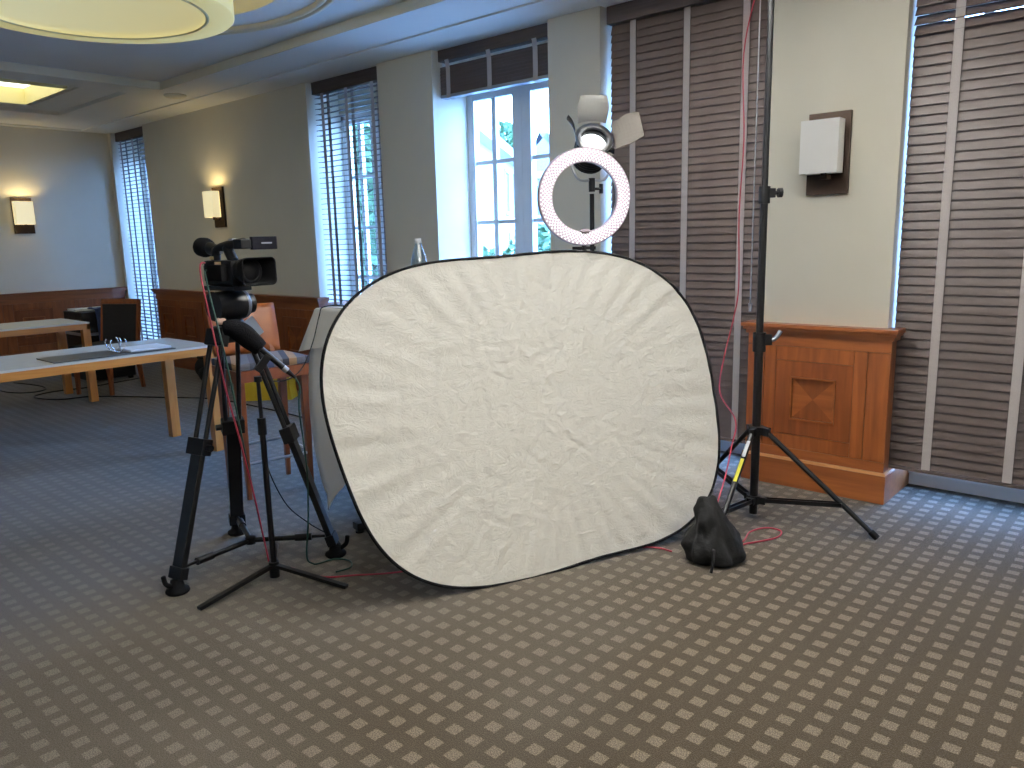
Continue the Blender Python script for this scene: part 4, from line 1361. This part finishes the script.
# ------------------------------------------------------------------ bar chair behind the tripod
bc = thing('bar_chair', 'tall wooden bar chair with striped seat, between the tripod and high table', 'chair', (-3.985, 2.31, 0), math.radians(-8))
hw = 0.215
for sx in (1, -1):
    for sy in (1, -1):
        fx_, fy_ = (0.150, 0.186 * sy) if sx > 0 else (-0.150, 0.180 * sy)
        tx_, ty_ = (0.145, 0.186 * sy) if sx > 0 else (-0.130, 0.178 * sy)
        t = MB()
        v = []
        for (x, y, z, q) in ((fx_, fy_, 0, 0.011), (tx_, ty_, 0.67, 0.022)):
            v += [(x - q, y - q, z), (x + q, y - q, z), (x + q, y + q, z), (x - q, y + q, z)]
        t.add(v, [(3, 2, 1, 0), (4, 5, 6, 7), (0, 1, 5, 4), (1, 2, 6, 5), (2, 3, 7, 6), (3, 0, 4, 7)])
        t.build('leg', 'chair_wood', bc)
MB().box(-0.175, 0.19, -hw, hw, 0.662, 0.728, 0.004).build('seat_frame', 'chair_wood', bc)
MB().box(-0.17, 0.20, -hw - 0.004, hw + 0.004, 0.7285, 0.770, 0.016).build('seat', 'stripes', bc)
for z, x in ((0.20, 0.148), (0.24, -0.143)):
    MB().cyl((x, -0.18, z), (x, 0.18, z), 0.009).build('footrest', 'steel', bc)
for sy in (-1, 1):
    MB().cyl((0.145, 0.183 * sy, 0.22), (-0.14, 0.179 * sy, 0.22), 0.008).build('footrest', 'steel', bc)
bk = MB()
v, f = [], []
NX, NZ = 10, 8
for t in (0, 1):
    for j in range(NZ + 1):
        for i in range(NX + 1):
            y = -1 + 2 * i / NX
            s = j / NZ
            wd = 0.195 + 0.006 * s
            v.append((-0.160 - 0.06 * s ** 1.3 - 0.03 * (1 - y * y) - 0.016 * t, y * wd, 0.775 + 0.275 * s))
W1 = NX + 1
K = W1 * (NZ + 1)
for j in range(NZ):
    for i in range(NX):
        a = j * W1 + i
        f += [(a, a + 1, a + W1 + 1, a + W1), (K + a, K + a + W1, K + a + W1 + 1, K + a + 1)]
for i in range(NX):
    for j in (0, NZ):
        a = j * W1 + i
        f.append((a, a + 1, K + a + 1, K + a))
for j in range(NZ):
    for i in (0, NX):
        a = j * W1 + i
        f.append((a, a + W1, K + a + W1, K + a))
bk.add(v, f, True).build('backrest', 'chair_back', bc)
for sy in (-1, 1):
    MB().obox((-0.15, 0.15 * sy, 0.68), (-0.205, 0.15 * sy, 0.87), 0.028, 0.020).build('back_post', 'chair_wood', bc)

# ------------------------------------------------------------------ dark chair by the far window
dc = thing('dining_chair', 'dark upholstered chair with a wooden top rail in front of the corner blind', 'chair', (-8.03, 3.0, 0), math.radians(-62))
for sx in (-1, 1):
    for sy in (-1, 1):
        s0, s1 = 0.014, 0.022
        v = []
        for (x, y, z, s) in (((0.20 if sx > 0 else -0.24), 0.19 * sy, 0, s0), (0.19 * sx, 0.19 * sy, 0.42, s1)):
            v += [(x - s, y - s, z), (x + s, y - s, z), (x + s, y + s, z), (x - s, y + s, z)]
        MB().add(v, [(3, 2, 1, 0), (4, 5, 6, 7), (0, 1, 5, 4), (1, 2, 6, 5), (2, 3, 7, 6), (3, 0, 4, 7)]).build('leg', 'chair_wood', dc)
MB().box(-0.215, 0.22, -0.215, 0.215, 0.38, 0.425, 0.004).build('seat_frame', 'chair_wood', dc)
MB().box(-0.20, 0.225, -0.22, 0.22, 0.425, 0.475, 0.018).build('seat', 'dark_uphol', dc)
MB().obox((-0.215, 0, 0.44), (-0.275, 0, 0.835), 0.40, 0.045, upv=(1, 0, 0), bev=0.008).build('backrest', 'dark_uphol', dc)
MB().obox((-0.276, 0, 0.835), (-0.286, 0, 0.885), 0.43, 0.05, upv=(1, 0, 0), bev=0.006).build('top_rail', 'cherry_h', dc)
for sy in (-1, 1):
    MB().obox((-0.20, 0.208 * sy, 0.40), (-0.276, 0.208 * sy, 0.835), 0.024, 0.04, upv=(1, 0, 0)).build('back_post', 'chair_wood', dc)

# ------------------------------------------------------------------ things at the far end
ec = thing('equipment_case', 'dark upright equipment case behind the far desk, under papers', 'case', (-8.86, 3.26, 0))
MB().box(-0.25, 0.25, -0.24, 0.24, 0.03, 0.745, 0.012).build('case_body', 'black_plastic', ec)
MB().box(-0.256, 0.256, -0.246, 0.246, 0.50, 0.53).build('lid_seam', 'bluegrey', ec)
for sx in (-1, 1):
    for sy in (-1, 1):
        MB().box(sx * 0.2 - 0.02, sx * 0.2 + 0.02, sy * 0.2 - 0.02, sy * 0.2 + 0.02, 0, 0.03).build('foot', 'rubber', ec)
tag(MB().prism([(-9.09, 3.06), (-8.84, 3.05), (-8.83, 3.44), (-9.07, 3.46)], 0.746, 0.765).build('paper_sheets', 'paper'), 'white papers on the dark case behind the far desk', 'paper')
jk = MB()
NU, NV = 26, 26
v, f = [], []
prof2 = [(-0.16, 0.0), (0.04, 0.0), (0.062, -0.02), (0.070, -0.08), (0.075, -0.2), (0.078, -0.38), (0.080, -0.52)]
cp_ = catmull([Vector((x, 0, z)) for x, z in prof2], 5)
for i, p in enumerate(cp_):
    for j in range(NV + 1):
        t = j / NV
        w_ = 0.006 * math.sin(t * 23 + i * 0.25) + 0.005 * math.sin(t * 11 - i * 0.4)
        v.append((-8.66 + p.x + abs(w_), 3.16 + 0.33 * t, 0.775 + p.z + abs(w_) * 1.3 + (0.02 * math.sin(t * 7) if i == len(cp_) - 1 else 0)))
m_ = NV + 1
f = [(i * m_ + j, i * m_ + j + 1, (i + 1) * m_ + j + 1, (i + 1) * m_ + j) for i in range(len(cp_) - 1) for j in range(NV)]
jo = jk.add(v, f, True).build('blue_jacket', 'blue_cloth')
jo.modifiers.new('thick', 'SOLIDIFY').thickness = 0.012
tag(jo, 'blue jacket draped over the dark case behind the far desk', 'jacket')

bp_ = thing('backpack', 'black backpack slumped on the carpet against the dark wainscot', 'bag', (-7.55, 3.86, 0.0))
b1 = MB().ell((0, 0, 0.15), 0.30, 0.16, 0.15).build('bag_body', 'black_cloth', bp_)
MB().ell((0.08, -0.10, 0.11), 0.17, 0.09, 0.10).build('front_pocket', 'black_cloth', bp_)
MB().tube([(-0.2, -0.05, 0.24), (-0.1, -0.12, 0.27), (0.05, -0.12, 0.27), (0.14, -0.06, 0.26)], 0.012).build('strap', 'black_cloth', bp_)
yg = thing('shopping_bag', 'yellow bag on the carpet behind the bar chair', 'bag', (-6.35, 3.72, 0.0))
yb2 = MB()
ptsb = []
for z, s in ((0, 1.0), (0.12, 1.03), (0.24, 0.97)):
    ptsb.append([(x * s + 0.012 * math.sin(9 * x + z * 20), y * s, z) for x, y in ((-0.24, -0.09), (-0.1, -0.10), (0.05, -0.085), (0.24, -0.09), (0.25, 0.09), (0, 0.08), (-0.25, 0.09))])
nn = 7
yb2.add([p for g in ptsb for p in g], [(j * nn + i, j * nn + (i + 1) % nn, (j + 1) * nn + (i + 1) % nn, (j + 1) * nn + i) for j in range(2) for i in range(nn)] + [tuple(range(nn)), tuple(range(2 * nn, 3 * nn))])
yb2.build('bag_body', 'yellow', yg)
for sy in (-0.09, 0.085):
    MB().tube([(-0.08, sy, 0.23), (-0.06, sy, 0.29), (0.06, sy, 0.29), (0.08, sy, 0.23)], 0.006).build('handle', 'yellow', yg)
yg.rotation_euler.z = 0.75

# ------------------------------------------------------------------ outside
GZ = -0.6
struct('ground_outside', MB().box(-60, 25, YR + 0.06, 90, GZ - 0.2, GZ), 'asphalt', 'pale paved yard outside the windows')


def at(px, py, dist):
    v = Vector(((px - 512) / FPX, (384 - py) / FPX, 1.0))
    d = r2 * v.x + u2 * v.y + fw * v.z
    d = Vector((d.x, d.y, 0)).normalized()
    return Vector((d.x * dist, d.y * dist, GZ))


def house(label, p0, p1, dep, hgt, rh, wins, flip=1):
    """facade from p0 to p1, body behind it"""
    d = (p1 - p0)
    L = d.length
    r = thing('house', label, 'house', p0, math.atan2(d.y, d.x))
    y0, y1 = (0, dep) if flip > 0 else (-dep, 0)
    MB().box(0, L, y0, y1, 0, hgt).build('house_wall', 'house', r)
    MB().box(-0.5, L + 0.5, y0 - 0.5, y1 + 0.5, hgt, hgt + 0.35).build('cornice', 'house', r)
    ym = (y0 + y1) / 2
    rf_ = MB()
    rf_.add([(-0.4, y0 - 0.4, hgt + 0.35), (L + 0.4, y0 - 0.4, hgt + 0.35), (L + 0.4, y1 + 0.4, hgt + 0.35), (-0.4, y1 + 0.4, hgt + 0.35), (1.5, ym, hgt + rh), (L - 1.5, ym, hgt + rh)],
            [(0, 1, 5, 4), (2, 3, 4, 5), (1, 2, 5), (3, 0, 4), (0, 3, 2, 1)])
    rf_.build('roof', 'roof', r)
    yf = y0 if flip > 0 else y1
    s = -1 if flip > 0 else 1
    for (x, z) in wins:
        q = MB().box(x - 0.7, x + 0.7, min(yf, yf + s * 0.10), max(yf, yf + s * 0.10), z - 0.95, z - 0.8).box(x - 0.72, x + 0.72, min(yf, yf + s * 0.08), max(yf, yf + s * 0.08), z + 0.8, z + 0.95)
        q.box(x - 0.72, x - 0.58, min(yf, yf + s * 0.06), max(yf, yf + s * 0.06), z - 0.8, z + 0.8).box(x + 0.58, x + 0.72, min(yf, yf + s * 0.06), max(yf, yf + s * 0.06), z - 0.8, z + 0.8)
        wf = q.build('window', 'house', r)
        MB().box(x - 0.58, x + 0.58, min(yf, yf + s * 0.02), max(yf, yf + s * 0.02), z - 0.8, z + 0.8).build('pane', 'house_glass', wf)
    return r


h0, h1 = at(462, 180, 24.0), at(516, 180, 38.0)
house('white house with grey roof seen through the open window', h0, h0 + (h1 - h0) * 1.0, 9, 5.2, 2.6, [(7.5, 3.9), (10.5, 3.9), (13.5, 3.9), (7.5, 1.4), (10.5, 1.4), (13.5, 1.4)], 1)
h2 = at(522, 180, 45)
h3 = at(566, 180, 45)
house('pale house with a dark roof farther off behind the right sash', h2, h3, 8, 5.2, 3.0, [(1.2, 4.0), (3.4, 4.0), (5.6, 4.0)], 1)

car = thing('car', 'silver car parked in the yard outside the open window', 'car', at(506, 236, 19.5), 0.6)
cb = MB()
prof_c = [(-2.0, 0.3), (-2.05, 0.75), (-1.4, 0.9), (-0.8, 1.4), (0.7, 1.42), (1.5, 0.95), (2.1, 0.85), (2.15, 0.35)]
cb.add([(x, -0.8, z) for x, z in prof_c] + [(x, 0.8, z) for x, z in prof_c], [tuple(range(8)), tuple(range(15, 7, -1))] + [(i, (i + 1) % 8, 8 + (i + 1) % 8, 8 + i) for i in range(8)])
cb.build('car_body', 'car', car)
MB().add([(-0.75, -0.81, 0.95), (1.2, -0.81, 0.98), (0.65, -0.81, 1.36), (-0.7, -0.81, 1.35), (-0.75, 0.81, 0.95), (1.2, 0.81, 0.98), (0.65, 0.81, 1.36), (-0.7, 0.81, 1.35)], [(0, 1, 2, 3), (4, 5, 6, 7)]).build('car_window', 'house_glass', car)
for x in (-1.3, 1.35):
    for y in (-0.78, 0.78):
        MB().cyl((x, y - 0.09, 0.32), (x, y + 0.09, 0.32), 0.32, n=18).build('wheel', 'rubber', car)


def leaves(rn, cx, cy_, cz, rx, ry, rz, nleaf, size):
    mb = MB()
    for _ in range(nleaf):
        while True:
            p = Vector((rn.uniform(-1, 1), rn.uniform(-1, 1), rn.uniform(-1, 1)))
            if 0.25 < p.length < 1:
                break
        p = Vector((cx + p.x * rx, cy_ + p.y * ry, cz + p.z * rz))
        a, b = Vector((rn.gauss(0, 1), rn.gauss(0, 1), rn.gauss(0, 1))).normalized(), None
        b = a.orthogonal().normalized()
        s = size * rn.uniform(0.6, 1.3)
        mb.add([p - a * s, p + b * s * 0.45, p + a * s, p - b * s * 0.45], [(0, 1, 2, 3)])
    return mb


def shrub(label, p, rx, rz, n_, size, seed, nm='shrub', trunk=0.3, cat='shrub'):
    rn = random.Random(seed)
    r = thing(nm, label, cat, p)
    tag(leaves(rn, 0, 0, trunk + rz, rx, rx, rz, n_, size).build('foliage', 'leaf', r), None, None, None, 'stuff')
    MB().tube([(0, 0, 0), (0.05, 0.02, trunk * 0.6), (0, 0, trunk + rz)], lambda t: 0.10 * rx * (1 - 0.6 * t) + 0.02, 8).build('trunk', 'bark', r)
    return r


shrub('low green shrub at the bottom left of the open window', at(483, 240, 17), 1.0, 0.75, 1500, 0.10, 1)
shrub('green shrub behind the ring light in the right sash', at(545, 235, 12), 0.75, 0.95, 2200, 0.08, 2)
shrub('tall green tree behind the half open blind left of the open window', at(366, 180, 13), 1.3, 1.9, 3500, 0.13, 3, 'tree', 0.8, 'tree')
shrub('slim green tree outside the half open blind, beside the tall tree', at(345, 180, 18), 1.0, 1.6, 1500, 0.13, 5, 'tree', 0.8, 'tree')
shrub('small distant tree above the roof of the white house', at(507, 120, 60), 1.8, 1.9, 900, 0.35, 6, 'tree', 6.5, 'tree')
